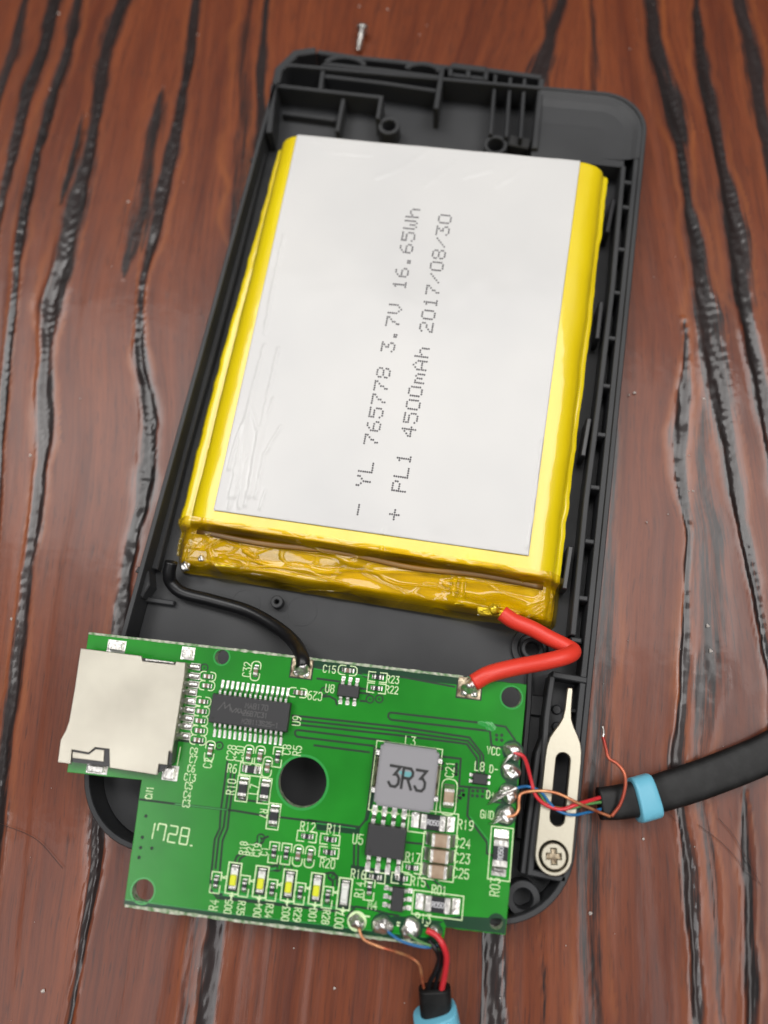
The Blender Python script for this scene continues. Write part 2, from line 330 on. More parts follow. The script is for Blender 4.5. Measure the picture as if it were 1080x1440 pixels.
#  guide, from y to y, half width px as [(y, w)], offset px, darkness, relief
STREAKS = [(0, [(-300, 6), (0, 6), (130, 9), (300, 6), (480, 4), (560, 5), (700, 5), (1700, 5)], 0, 1, 1), (1, [(-300, 10), (0, 9), (148, 8), (250, 13), (340, 14), (430, 12), (500, 9), (560, 11), (650, 9), (800, 7), (975, 8), (1130, 9), (1700, 9)], 0, 1, 1),
 (2, [(-300, 7), (0, 6), (130, 6), (222, 9), (330, 8), (400, 4), (437, 3), (520, 9), (600, 13), (700, 11), (805, 8), (1180, 9), (1240, 7), (1320, 4), (1440, 3), (1700, 5)], 0, 1, 1.3),
 (2, [(120, 0), (150, 8), (222, 13), (300, 17), (345, 16), (370, 8), (400, 0)], -26, .72, .5), (1, [(150, 0), (200, 8), (260, 6), (300, 0)], -18, .7, .4),
 (3, [(-300, 4), (0, 4), (110, 6), (170, 8), (600, 8), (1240, 8), (1300, 12), (1440, 11), (1700, 10)], 0, 1, .6), (3, [(-300, 0), (0, 5), (60, 10), (170, 14), (300, 12), (380, 0)], -22, .55, .3),
 (3, [(1150, 0), (1290, 5), (1700, 6)], -28, .55, .3),
 (4, [(-300, 6), (0, 7), (60, 9), (110, 11), (200, 9), (1200, 12), (1315, 16), (1440, 15), (1700, 12)], 8, .95, 1),
 (5, [(-300, 5), (0, 5), (128, 6), (300, 5), (700, 3), (900, 10), (1160, 15), (1300, 17), (1440, 18), (1700, 16)], 0, .62, .25),
 (6, [(-300, 0), (430, 0), (471, 3), (546, 8), (629, 11), (692, 8), (742, 4), (817, 4), (900, 6), (1000, 8), (1141, 6), (1249, 8), (1338, 8), (1440, 6), (1700, 6)], 4, 1, 1.2),
 (6, [(480, 0), (560, 9), (650, 13), (760, 16), (900, 18), (1000, 14), (1060, 9), (1200, 6), (1440, 4)], 32, .62, .4),
 (7, [(-300, 6), (0, 8), (48, 7), (90, 11), (144, 13), (208, 8), (287, 9), (367, 10), (441, 13), (567, 12), (700, 10), (800, 8), (1000, 7), (1200, 8), (1700, 8)], 0, 1, 1),
 (8, [(-300, 5), (0, 6), (64, 7), (128, 10), (223, 8), (303, 11), (399, 13), (470, 12), (587, 8), (1700, 8)], 0, 1, 1),
 (9, [(-300, 7), (0, 8), (64, 9), (128, 11), (204, 10), (1700, 10)], 0, 1, .8),
 (7, [(1100, 0), (1160, 5), (1250, 7), (1330, 5), (1400, 9), (1700, 9)], -40, .8, .8),
 (0, [(-300, 10), (0, 9), (92, 10), (148, 9), (250, 6), (400, 3), (1700, 3)], -32, 1, 1), (0, [(-300, 5), (0, 6), (100, 8), (160, 6), (250, 3), (1700, 3)], -72, .9, .6),
 (5, [(-300, 4), (0, 3), (140, 3), (300, 2)], -60, .6, .2)]
def build_table():
    step = .42
    xs = np.concatenate([np.linspace(-420, -118, 16)[:-1], np.arange(-118, 96, step), np.linspace(96.4, 400, 16)])
    ys = np.concatenate([np.linspace(-420, -128, 16)[:-1], np.arange(-128, 112, step), np.linspace(112.4, 420, 16)])
    X, Y = np.meshgrid(xs, ys); nx, ny = len(xs), len(ys)
    G = []
    for g in GUIDES:
        P = np.array([at(px, py, 0)[:2] for px, py in g]); P = P[np.argsort(P[:, 1])]
        s0 = (P[1, 0] - P[0, 0]) / (P[1, 1] - P[0, 1]); s1 = (P[-1, 0] - P[-2, 0]) / (P[-1, 1] - P[-2, 1])
        P = np.vstack([[P[0, 0] - s0 * .3 * 400, P[0, 1] - 400], P, [P[-1, 0] + s1 * .3 * 400, P[-1, 1] + 400]])
        G.append(np.interp(ys, P[:, 1], P[:, 0]))
    G = np.array(G); k = np.ones(9) / 9
    for i in range(len(G)): G[i] = np.convolve(np.pad(G[i], 4, 'edge'), k, 'valid')
    base = np.mean(G, axis=1); G = np.maximum.accumulate(G + np.arange(len(G))[:, None] * 1e-3, axis=0)
    Uc = np.empty_like(X)
    for j in range(ny):
        g = np.concatenate([[G[0, j] - 600], G[:, j], [G[-1, j] + 600]]); b = np.concatenate([[base[0] - 600], base, [base[-1] + 600]])
        Uc[j] = np.interp(xs, g, b)
    S = np.zeros_like(X); GL = np.zeros_like(X); E = np.zeros_like(X); H = np.zeros_like(X)
    # pixel row for each table y (taken on the middle of each guide)
    for si, (gi, wl_, off, dk, rel) in enumerate(STREAKS):
        g = GUIDES[gi]; gy = np.array([at(px, py, 0)[1] for px, py in g]); gp = np.array([p[1] for p in g], float)
        o = np.argsort(gy); rowpx = np.interp(ys, gy[o], gp[o]); lo = ys < gy.min(); hi = ys > gy.max()
        rowpx = np.where(lo, 1440 + (gy.min() - ys) * 6, np.where(hi, -(ys - gy.max()) * 5, rowpx))
        wa = np.array(wl_, float); w = np.interp(rowpx, wa[:, 0], wa[:, 1]); mm = np.interp(rowpx, [0, 720, 1440], [6.05, 7.6, 8.9])
        w = (w * .92 / mm)[:, None]; cx = (G[gi] + off / mm)[:, None]
        wob = fbm(Y * .05 + 31 * si, X * .05, 50 + si, 3) * 1.1 * np.clip(w, .2, 1.5) + fbm(Y * .22, X * .8 + si * 7, 90 + si, 4) * .55
        d = (X - cx + wob); wn_ = w * (1 + .9 * fbm(Y * .13 + 9 * si, X * 0 + si, 130 + si, 3))
        t = np.abs(d) / np.maximum(wn_, 1e-3); on = (w > .12)
        s = np.clip((1.75 - t) / 1.25, 0, 1) * dk * on; S = np.maximum(S, s)
        E = np.maximum(E, np.exp(-((t - 1.9) / .45) ** 2) * on * (.2 + .8 * np.clip(fbm(Y * .03 + si, X * .1, 170 + si) * 3 + .3, 0, 1)) * (d < 3))
        gr = -.24 * rel * np.clip(1 - t, 0, 1) ** .7 * on
        lipn = np.clip(fbm(Y * .045 + 3 * si, X * 0 + .5, 610 + si, 3) * 3.2 + .55, 0, 1) * np.clip(1.25 - np.abs(Y + 25) / 90, 0, 1)
        gr = gr + .24 * rel * lipn * np.exp(-((d + np.maximum(w, .1) * .95) / (.28 + .12 * np.maximum(w, .1))) ** 2) * on            # raised lip on one side
        gr = gr + .55 * rel * np.clip(1.25 - t, 0, 1) * fbm(d * 2.6 + 5 * si + Y * .12, Y * .20, 210 + si, 4) * on
        H += gr; GL = np.maximum(GL, np.clip(2.3 - t, 0, 1) * on * min(1, rel) * (.42 + .58 * np.clip(np.maximum(np.abs(t - 1.15) < .5, fbm(d * 2.2, Y * .1, 700 + si, 3) * 5), 0, 1)))
    H += fbm(Uc * .35, Y * .02, 300, 3) * .22 + fbm(Uc * .05, Y * .012, 310, 2) * .5 + fbm(Uc * .9, Y * .12, 305, 3) * .035
    und = np.clip(1 - np.maximum(np.abs(X - 1) / 52, np.abs(Y + 15) / 95), 0, 1) > 0
    H = np.clip(H, -.6, .32); H = np.where(und, H, H)
    co = np.stack([X, Y, H - .32], -1).reshape(-1, 3) * U
    ii = (np.arange(ny - 1)[:, None] * nx + np.arange(nx - 1)[None]).reshape(-1); F = np.stack([ii, ii + 1, ii + nx + 1, ii + nx], -1)
    me = bpy.data.meshes.new('table_top'); me.vertices.add(len(co)); me.vertices.foreach_set('co', co.astype(np.float32).ravel())
    me.loops.add(F.size); me.loops.foreach_set('vertex_index', F.ravel().astype(np.int32)); me.polygons.add(len(F))
    me.polygons.foreach_set('loop_start', (np.arange(len(F)) * 4).astype(np.int32)); me.polygons.foreach_set('loop_total', np.full(len(F), 4, np.int32))
    me.update(); me.polygons.foreach_set('use_smooth', np.ones(len(F), bool))
    a = me.attributes.new('streak', 'FLOAT', 'POINT'); a.data.foreach_set('value', S.astype(np.float32).ravel())
    a = me.attributes.new('edge', 'FLOAT', 'POINT'); a.data.foreach_set('value', E.astype(np.float32).ravel())
    a = me.attributes.new('gloss', 'FLOAT', 'POINT'); a.data.foreach_set('value', GL.astype(np.float32).ravel())
    uv = me.uv_layers.new(name='grain'); q = np.stack([Uc.ravel(), Y.ravel()], -1)[F.ravel()] * .1; uv.data.foreach_set('uv', q.astype(np.float32).ravel())
    me.update(); o = link('table_top', me, M['wood']); tag(o, kind='structure')
    tag(o, 'glossy reddish brown wooden table top with dark grain streaks')
build_table()

# ------------------------------------------------------------------ power bank half shell
Z = 5.9; FL = 1.1
X0, X1, Y0, Y1 = -34.6, 36.7, -86.3, 56.3
def rrect(x0, y0, x1, y1, r4, n=10):
    out = []
    for (cx, cy, a0, r) in ((x1 - r4[0], y1 - r4[0], 0, r4[0]), (x0 + r4[1], y1 - r4[1], 90, r4[1]), (x0 + r4[2], y0 + r4[2], 180, r4[2]), (x1 - r4[3], y0 + r4[3], 270, r4[3])):
        for i in range(n + 1):
            a = math.radians(a0 + 90 * i / n); out.append((cx + r * math.cos(a), cy + r * math.sin(a)))
    return out
shell = empty('power_bank_shell', (1.2, -15, 0)); tag(shell, 'open black plastic half shell under the battery and green board', 'power bank case')
SL = np.array([1.2, -15, 0])
def sh(name, me, m='plastic', parent=None):
    o = link(name, me, M[m], parent or shell)
    if parent is None: o.location = Vector(tuple(-SL)) * U
    return o
out = rrect(X0, Y0, X1, Y1, (8.5, 3, 11, 11), 12)
floor_o = sh('floor_plate', prism('floor_plate', offset_poly(out, 1.0), (), .15, FL))
def ring_sweep(name, path, prof):
    V = []; F = []; n = len(path); k = len(prof)
    offs = {p[0]: (offset_poly(path, p[0]) if p[0] != 0 else path) for p in prof}
    for p in prof: V += [(x, y, p[1]) for x, y in offs[p[0]]]
    for a in range(k):
        b = (a + 1) % k
        for i in range(n): F.append((a * n + i, a * n + (i + 1) % n, b * n + (i + 1) % n, b * n + i))
    return mesh(name, V, F, False)
rim = ring_sweep('outer_wall', out, [(1.6, .05), (.4, .5), (0, 1.6), (0, Z - .2), (.15, Z), (.75, Z), (.85, Z - .2), (.9, FL), (.9, .3)])
sh('outer_wall', rim)
arcp = [(35.9 - 8 + 8 * math.cos(math.radians(a)), 55.5 - 8 + 8 * math.sin(math.radians(a))) for a in range(0, 91, 10)]
arcp = [(35.9, 42.0)] + arcp + [(16.6, 55.5)]
Vc = []; Fc = []
for off, zz in ((0, Z - .15), (.7, Z - .25), (1.6, 5.25), (3.0, 4.95), (6.5, 4.8), (7.0, 4.8), (7.0, 1.0), (0, 1.0)):
    n_ = len(arcp); Q = []
    for i, p in enumerate(arcp):
        a = np.array(arcp[max(i - 1, 0)]); b = np.array(arcp[min(i + 1, n_ - 1)]); t = (b - a) / np.linalg.norm(b - a); q = np.array(p) + np.array([-t[1], t[0]]) * off; Q.append((float(q[0]), float(q[1]), zz))
    Vc += Q
NR = len(Vc) // n_
for r in range(NR):
    for i in range(n_ - 1): Fc.append((r * n_ + i, r * n_ + i + 1, ((r + 1) % NR) * n_ + i + 1, ((r + 1) % NR) * n_ + i))
sh('upper_plate', prism('upper_plate', [(16.6, 55.2), (16.6, 40.5), (33.4, 40.5), (33.4, 55.2)], (), 1.0, 4.79))
sh('corner_fillet', mesh('corner_fillet', Vc, Fc, False))
sh('rim_ledge', wall_mesh('rim_ledge', [(35.45, 42.5), (35.45, -76.5)], .9, 1.0, Z - .35, .1))
def wall(pts, z=Z, th=.9, z0=None, name='inner_wall', zz=None, m='plastic'):
    P = [at(px, py, z) for px, py in pts]
    return sh(name, wall_mesh(name, P, th, FL - .1 if z0 is None else z0, z), m)
# right side ladder: inner rail, cross ribs, clip tabs
railR = [(877, 233), (862, 400), (843, 560), (825, 700), (806, 893)]
wall(railR, Z - .4, .9, name='inner_rail')
for (px, py, dx) in ((882, 256, 9), (880, 291, 9), (872, 350, 9), (866, 411, 9), (859, 475, 9), (850, 542, 9), (845, 611, 9), (835, 685, 9), (827, 761, 9), (818, 841, 9), (808, 900, 10)):
    wall([(px - 5, py - 1), (px + dx, py + 1)], Z - .5, .75, name='rib')
for a, b in (((863, 280), (854, 326)), ((846, 424), (840, 476)), ((829, 588), (820, 641)), ((803, 768), (794, 828))):
    wall([a, b], Z - .9, .8, name='clip_tab', m='plastic_gloss')
# left side: low inner rail and ribs against the wall
wall([(369, 215), (328, 380), (296, 500), (257, 640), (216, 800)], 2.9, 1.25, name='inner_rail')
for py in (225, 282, 335, 378, 440, 525, 573, 630, 687, 740):
    xx = 369 - (py - 215) * .2615
    wall([(xx - 14, py - 2), (xx - 3, py)], 2.3, .8, name='rib')
wall([(192, 800), (205, 806), (206, 822), (196, 838)], 4.4, 1.0, name='clip_tab')
wall([(203, 842), (244, 848)], 2.2, .8, name='rib')
# top structure for the sockets
T = 6.0
wall([(386, 119), (455, 127), (536, 136), (531, 166)], T - .5, .8, name='socket_wall_or_gap_fill')
wall([(455, 89), (540, 98), (618, 108)], T, .9, name='socket_wall_or_gap_fill'); wall([(455, 106), (540, 116), (615, 127)], T - .8, .8, name='socket_wall_or_gap_fill')
wall([(455, 89), (450, 126)], T - .4, .8, name='socket_wall_or_gap_fill')
wall([(622, 94), (618, 120), (613, 152)], T, 1.0, name='socket_wall_or_gap_fill')
wall([(483, 138), (474, 184)], T - 1.4, .8, name='socket_wall_or_gap_fill'); wall([(397, 158), (472, 168)], 2.6, .7, name='socket_wall_or_gap_fill')
wall([(388, 116), (392, 97), (416, 74), (444, 70)], T, 1.6, name='socket_wall_or_gap_fill'); wall([(385, 118), (378, 186)], Z, 1.2, name='socket_wall_or_gap_fill')
wall([(446, 72), (500, 80), (560, 86), (622, 93), (690, 98), (762, 108)], T - .5, 1.0, name='socket_wall_or_gap_fill')
for cx, cy, w_ in ((487, 84, 26), (596, 92, 22)):
    c = at(cx, cy, T); r = w_ / 7.0
    arc = [(c[0] + r * math.cos(math.radians(a)), c[1] - 1.2 + .5 * r * math.sin(math.radians(a))) for a in range(180, -1, -20)]
    sh('socket_arch', wall_mesh('socket_arch', arc[::-1], 1.0, 2, T + .2))
wall([(634, 91), (684, 97)], T + .4, 1.3, name='latch'); wall([(634, 104), (684, 110)], T - .3, .8, name='latch')
for x in (634, 659, 684): wall([(x, 91 + (x - 634) * .12), (x - 1, 106 + (x - 634) * .12)], T + .2, .9, name='latch')
for (x0, y0, x1, y1) in ((697, 104, 690, 188), (718, 108, 712, 192), (738, 110, 732, 194), (762, 110, 752, 208)):
    wall([(x0, y0), (x1, y1)], Z - .8 if x0 < 760 else T - .4, .7 if x0 < 760 else 1.1, name='socket_wall_or_gap_fill')
wall([(715, 196), (746, 202)], 3.4, 2.4, name='socket_wall_or_gap_fill', m='black')  # black block painting the shade of the gap below the ribs
def boss(px, py, ro, ri, z, name='screw_boss', z0=None):
    c = at(px, py, z)
    return sh(name, prism(name, circle(c[0], c[1], ro, 28), [circle(c[0], c[1], ri, 24)], FL - .05 if z0 is None else z0, z, .12))
boss(736, 1264, 2.35, 1.35, 4.2); boss(749, 912, 1.7, 1.05, 3.2); boss(547, 176, 2.1, 1.3, 4.2); boss(697, 203, 2.2, 1.5, 4.2); boss(389, 846, 1.0, .35, 2.6)
for px, py in ((425, 859), (345, 850)):
    c = at(px, py, FL); sh('ejector_mark', prism('ejector_mark', circle(c[0], c[1], 2.45, 40), [circle(c[0], c[1], 2.32, 40)], FL - .05, FL + .05))
# dark hollow ring around the boss by the red wire
c = at(749, 912, 1.4); sh('boss_skirt', prism('boss_skirt', circle(c[0], c[1], 3.3, 36), [circle(c[0], c[1], 2.3, 30)], FL - .02, 1.75, .1))
# bay for the eject pin
wall([(777, 951), (769, 1010), (764, 1090), (753, 1160), (746, 1227), (796, 1237)], Z, .85, name='bay_wall')
wall([(777, 948), (826, 957)], Z, .9, name='bay_wall'); wall([(765, 1040), (757, 1060), (744, 1160), (736, 1229)], Z - .8, .8, name='bay_wall')
wall([(799, 998), (817, 1001)], 4.2, .7, name='rib'); wall([(738, 990), (766, 993)], 1.9, 3.0, name='rib')
wall([(746, 930), (744, 990), (738, 1060), (730, 1180)], 2.2, .8, name='inner_rail')
for q in ((783, 998), (783, 1022)):
    c = at(*q, 2.6); sh('peg', prism('peg', circle(c[0], c[1], .75, 16), (), FL, 2.7, .2))
sh('bay_floor', prism('bay_floor', [at(*q, 2)[:2] for q in ((772, 1000), (812, 1004), (793, 1225), (752, 1222))], (), FL - .1, 2.3))

# ------------------------------------------------------------------ eject pin held in the bay, with its screw
def eject_tool():
    z = 6.8; a = np.array(at(778.5, 1204, z)[:2]); b = np.array(at(802, 966, z)[:2]); ax = (b - a); L = np.linalg.norm(ax); ax /= L; sd = np.array([ax[1], -ax[0]])
    def P(s, w): q = a + ax * s + sd * w; return (float(q[0]), float(q[1]))
    w = 2.52; body = []
    s_sh = np.linalg.norm(np.array(at(793, 1053, z)[:2]) - a)
    prof = [(0, w), (s_sh - 1.5, w), (s_sh, w * .97), (s_sh + 1.2, w * .86), (s_sh + 2.2, w * .66), (s_sh + 3.2, w * .42), (s_sh + 4.2, w * .25), (s_sh + 5.4, w * .19), (L - .4, w * .165), (L - .1, w * .12)]
    R = [P(s, ww) for s, ww in prof]; Lf = [P(s, -ww) for s, ww in prof][::-1]
    arc = [P(-w * math.sin(math.radians(t)), -w * math.cos(math.radians(t))) for t in range(10, 180, 10)]
    outl = R + Lf + arc
    s0 = np.linalg.norm(np.array(at(779, 1150, z)[:2]) - a); s1 = np.linalg.norm(np.array(at(787, 1068, z)[:2]) - a); hw = .98
    hole = [P(s1 + hw * math.sin(math.radians(t)), hw * math.cos(math.radians(t))) for t in range(0, 181, 15)] + [P(s0 - hw * math.sin(math.radians(t)), -hw * math.cos(math.radians(t))) for t in range(0, 181, 15)]
    o = link('eject_pin', prism('eject_pin', outl, [hole, [P(1.95 * math.cos(t), 1.95 * math.sin(t)) for t in np.linspace(0, 2 * math.pi, 33)[:-1]]], 6.0, 6.85, .12), M['steel'])
    tag(o, 'flat silvery eject pin tool with long slot lying in the shell bay', 'tool')
    c = P(0, 0); s = empty('screw', (c[0], c[1], 5.6)); tag(s, 'round cross-head screw in the rounded end of the eject pin', 'screw')
    V = []; F = []; rings = [(1.75, 0), (1.75, 1.2), (1.62, 1.42), (1.2, 1.52)]; n = 36
    link('screw_head', prism('screw_head', circle(0, 0, 1.72, 36), [cross(.32, .95)], 0, 1.45, .14), M['steel'], s)
    link('screw_recess', prism('screw_recess', circle(0, 0, 1.2, 24), (), .2, .95), M['flux'], s)
def cross(w, l, a0=.15):
    P = [(w, w), (w, l), (-w, l), (-w, w), (-l, w), (-l, -w), (-w, -w), (-w, -l), (w, -l), (w, -w), (l, -w), (l, w)]
    c, s = math.cos(a0), math.sin(a0); return [(x * c - y * s, x * s + y * c) for x, y in P]
eject_tool()
# loose screw on the table behind the shell
def loose_screw():
    a = np.array(at(509, 43, 1.3)); b = np.array(at(503, 74, .7)); t = (b - a) / np.linalg.norm(b - a)
    s = empty('loose_screw', tuple(a)); tag(s, 'small shiny screw lying loose on the table beyond the top edge of the shell', 'screw')
    q = Vector(t).to_track_quat('Z', 'Y').to_euler(); s.rotation_euler = q; s.location = Vector(tuple(a)) * U
    link('screw_head', tube('screw_head', [(0, 0, -.9), (0, 0, -.7), (0, 0, -.2), (0, 0, 0)], 1.25, 20, 1, rfun=lambda u: .7 + .3 * min(1, u * 3)), M['tin'], s)
    P = [(0, 0, i * .08) for i in range(60)]
    link('threaded_shank', tube('threaded_shank', P, .62, 14, 1, rfun=lambda u: (1 + .16 * math.sin(u * 60)) * (1 if u < .85 else 1 - (u - .85) * 5)), M['tin'], s)
loose_screw()

# ------------------------------------------------------------------ battery
bat = empty('battery_pack'); bat.matrix_world = BAT.matrix()
tag(bat, 'flat yellow wrapped battery with white printed label lying in the black shell', 'battery')
TH = 7.6; YE = 36.0; YS = -38.0; YF = -44.4; HWB = 28.9
LC = [BAT.loc(*p) for p in ((419, 187), (816, 226), (743, 782), (301, 718))]
def bnoise(x, y, s): return float(fbm(np.array([x]), np.array([y]), s, 3)[0])
RIDGES = [[(372, 486), (352, 560), (335, 640), (324, 700)], [(392, 490), (376, 560), (366, 610), (352, 680), (345, 712)], [(366, 600), (358, 640), (350, 700)], [(336, 655), (330, 690), (322, 716)],
          [(352, 566), (362, 604)], [(540, 745), (536, 770)], [(640, 230), (600, 262)], [(440, 196), (470, 215), (520, 218)], [(735, 240), (700, 262)], [(395, 600), (372, 640), (360, 700)], [(385, 560), (371, 602), (360, 650), (352, 700)], [(360, 540), (346, 600), (340, 650), (330, 700)], [(348, 640), (340, 670), (337, 715)], [(374, 690), (366, 716)], [(345, 590), (332, 620), (322, 660)], [(690, 240), (655, 250)], [(600, 215), (560, 240), (530, 250)], [(762, 620), (752, 700), (742, 770)], [(400, 330), (385, 400), (372, 470)]]
RL = [[BAT.loc(*p) for p in r] for r in RIDGES]
def segdist(X, Y, a, b):
    dx, dy = b[0] - a[0], b[1] - a[1]; t = np.clip(((X - a[0]) * dx + (Y - a[1]) * dy) / (dx * dx + dy * dy), 0, 1)
    return np.hypot(X - a[0] - t * dx, Y - a[1] - t * dy)
def creases(X, Y, w=.20, h=.17):
    H = np.zeros_like(X)
    Xw = X + .35 * fbm(X * .8, Y * .8, 71, 3); Yw = Y + .35 * fbm(X * .8 + 9, Y * .8, 72, 3)
    for R in RL:
        top_ = R[0][1] > 20; hh, ww = (.07, .55) if top_ else (h, w)
        for a, b in zip(R[:-1], R[1:]): H = np.maximum(H, hh * np.exp(-(segdist(Xw, Yw, a, b) / ww) ** 2))
    return H
def top_h(X, Y):
    """height of the wrapped cell top (0 = label plane), falling to the terminal ledge in front"""
    t = np.clip((YS - Y) / 1.1, 0, 1); t = t * t * (3 - 2 * t)
    h = -t * (2.5 + .12 * np.clip(YS - Y, 0, 9)) - .9 * np.clip((Y - (YE - 1.0)) / 1.0, 0, 1) ** 2
    return h
def build_body():
    # cross profile, left and right, x from -HWB..HWB
    LP = [(-27.6, -TH), (-28.9, -6.9), (-29.8, -5.9), (-30.3, -4.9), (-30.0, -4.3), (-29.5, -4.15), (-29.15, -4.45), (-29.05, -3.9), (-28.9, -3.0), (-28.5, -1.9), (-27.8, -1.05), (-26.9, -.45), (-26.0, -.12), (-25.0, 0.0)]
    RP = [(25.0, 0.0), (26.0, -.08), (27.0, -.3), (28.2, -.8), (29.1, -1.6), (29.6, -2.6), (29.75, -3.3), (29.95, -3.45), (30.5, -3.4), (30.6, -3.9), (30.2, -4.6), (29.6, -6.2), (28.6, -TH)]
    xs = list(np.linspace(-24, 24, 25))
    prof = LP + [(x, 0.0) for x in xs] + RP
    ys = np.concatenate([np.linspace(YF, YS - 1.4, 14), np.linspace(YS - 1.2, YS + .3, 9), np.linspace(YS + .8, YE - 1.2, 90), np.linspace(YE - 1.0, YE, 6)])
    V = []; F = []; k = len(prof)
    for j, y in enumerate(ys):
        th = float(top_h(np.array([0.]), np.array([y]))[0]); sc = (TH + th) / TH
        xin = 0.0 if y > YS else .3 * min(1, (YS - y))
        if y > YE - 1: xin = .8 * ((y - YE + 1)) ** 2
        if y < YF + .8: sc *= 1 - .5 * ((YF + .8 - y) / .8) ** 2
        for i, (x, z) in enumerate(prof):
            f = 1 - xin / 29; nz = -TH + (z + TH) * sc
            w = bnoise(y * .12, i * .3, 400) * .35 if abs(x) > 27.9 else 0
            if 2 <= i <= 5: w += (.0 + 1.1 * min(1, max(0, (36 - y) / 45)) * min(1, max(0, (y + 46) / 9))) * (1 if i in (2, 3) else .75 if i == 4 else .25)
            if abs(x) > 29.3: w += bnoise(y * .5, x * .1, 410) * .35
            V.append((x * f + w * (1 if x > 0 else -1), y, nz + (bnoise(y * .3, x * .5, 420) * .12 if abs(x) > 25 else 0)))
    n = len(ys)
    for j in range(n - 1):
        for i in range(k - 1): F.append((j * k + i, j * k + i + 1, (j + 1) * k + i + 1, (j + 1) * k + i))
        F.append((j * k + k - 1, j * k, (j + 1) * k, (j + 1) * k + k - 1))
    F.append(tuple(range(k))); F.append(tuple(range((n - 1) * k, n * k)))
    link('wrapped_cell', mesh('wrapped_cell', V, F, True), M['yellow'], bat)
build_body()
def sheet(name, x0, x1, y0, y1, nx, ny, hf, m, warp=None, thick=.05):
    xs = np.linspace(0, 1, nx); ys = np.linspace(0, 1, ny); A, B = np.meshgrid(xs, ys)
    if warp is None: X = x0 + (x1 - x0) * A; Y = y0 + (y1 - y0) * B
    else: X, Y = warp(A, B)
    H = hf(X, Y); V = np.stack([X, Y, H], -1).reshape(-1, 3)
    F = [(j * nx + i, j * nx + i + 1, (j + 1) * nx + i + 1, (j + 1) * nx + i) for j in range(ny - 1) for i in range(nx - 1)]
    me = mesh(name, V.tolist(), F, True); o = link(name, me, m, bat)
    if thick: s = o.modifiers.new('thickness', 'SOLIDIFY'); s.thickness = thick * U; s.offset = -1
    return o
def lab_warp(A, B):
    a, b, c, d = [np.array(p) for p in LC]   # TL TR BR BL
    X = (1 - A) * (1 - B) * d[0] + A * (1 - B) * c[0] + (1 - A) * B * a[0] + A * B * b[0]
    Y = (1 - A) * (1 - B) * d[1] + A * (1 - B) * c[1] + (1 - A) * B * a[1] + A * B * b[1]
    Y = Y + np.clip((B - .97) / .03, 0, 1) * .25
    return X, Y
sheet('label', 0, 0, 0, 0, 210, 300, lambda X, Y: .26 + top_h(X, Y) + creases(X, Y) + fbm(X * .09, Y * .07, 440, 3) * .30 + fbm(X * .5, Y * .4, 445, 3) * .02, M['label'], lab_warp)
# tape: amber film folded over the terminal ledge
FR = [[BAT.loc(*q, -3) for q in r] for r in ([(758, 772), (765, 800), (779, 838), (771, 868)], [(778, 842), (742, 860), (700, 878)], [(777, 848), (748, 868), (722, 884)], [(300, 718), (294, 748)], [(262, 768), (250, 800)], [(345, 722), (348, 742)], [(296, 772), (300, 792), (312, 806)], [(300, 770), (318, 762), (335, 768)], [(640, 815), (636, 835)], [(650, 818), (648, 838)], [(345, 775), (360, 784)], [(700, 800), (720, 812)], [(540, 770), (538, 790)], [(420, 768), (470, 782)])]
def film_h(X, Y):
    h = top_h(X, Y) + .28
    up = np.clip((YS - Y + 1) / 2, 0, 1)
    for (q, hh, r) in (((318, 800), 1.5, 2.6), ((705, 862), 1.9, 3.6), ((655, 850), 1.2, 2.4)):
        c = BAT.loc(*q, -3); h = h + hh * np.exp(-(((X - c[0]) / r) ** 2 + ((Y - c[1]) / (r * .6)) ** 2) ** 1.5)
    rd = 1 - np.abs(fbm(X * .10 + Y * .12, Y * .55 - X * .03, 510, 2)) * 9; rd2 = 1 - np.abs(fbm(X * .22 - Y * .2, Y * .35 + X * .08, 530, 1)) * 16
    h = h + up * (fbm(X * .12, Y * .45, 500, 2) * .9 + .30 * np.clip(rd, 0, 1) ** 2 + .16 * np.clip(rd2, 0, 1) ** 2) + fbm(X * .3, Y * .5, 520, 3) * .06
    for Rg in FR:
        for a, b in zip(Rg[:-1], Rg[1:]): h = h + .0; RH = .38 * np.exp(-(segdist(X + .3 * fbm(X * .9, Y * .9, 77, 2), Y + .3 * fbm(Y * .9, X * .9, 78, 2), a, b) / .26) ** 2); h = np.maximum(h, h + RH)
    e = np.clip((np.abs(X - .2) - 28.2) / 2.6, 0, 1); h = h - e ** 1.6 * 3.6
    f = np.clip((-43.6 - Y) / 2.0, 0, 1); h = h - f ** 1.4 * 2.6
    return h
sheet('end_tape', -31.0, 31.0, -45.6, -37.3, 360, 110, film_h, M['film'], thick=0)
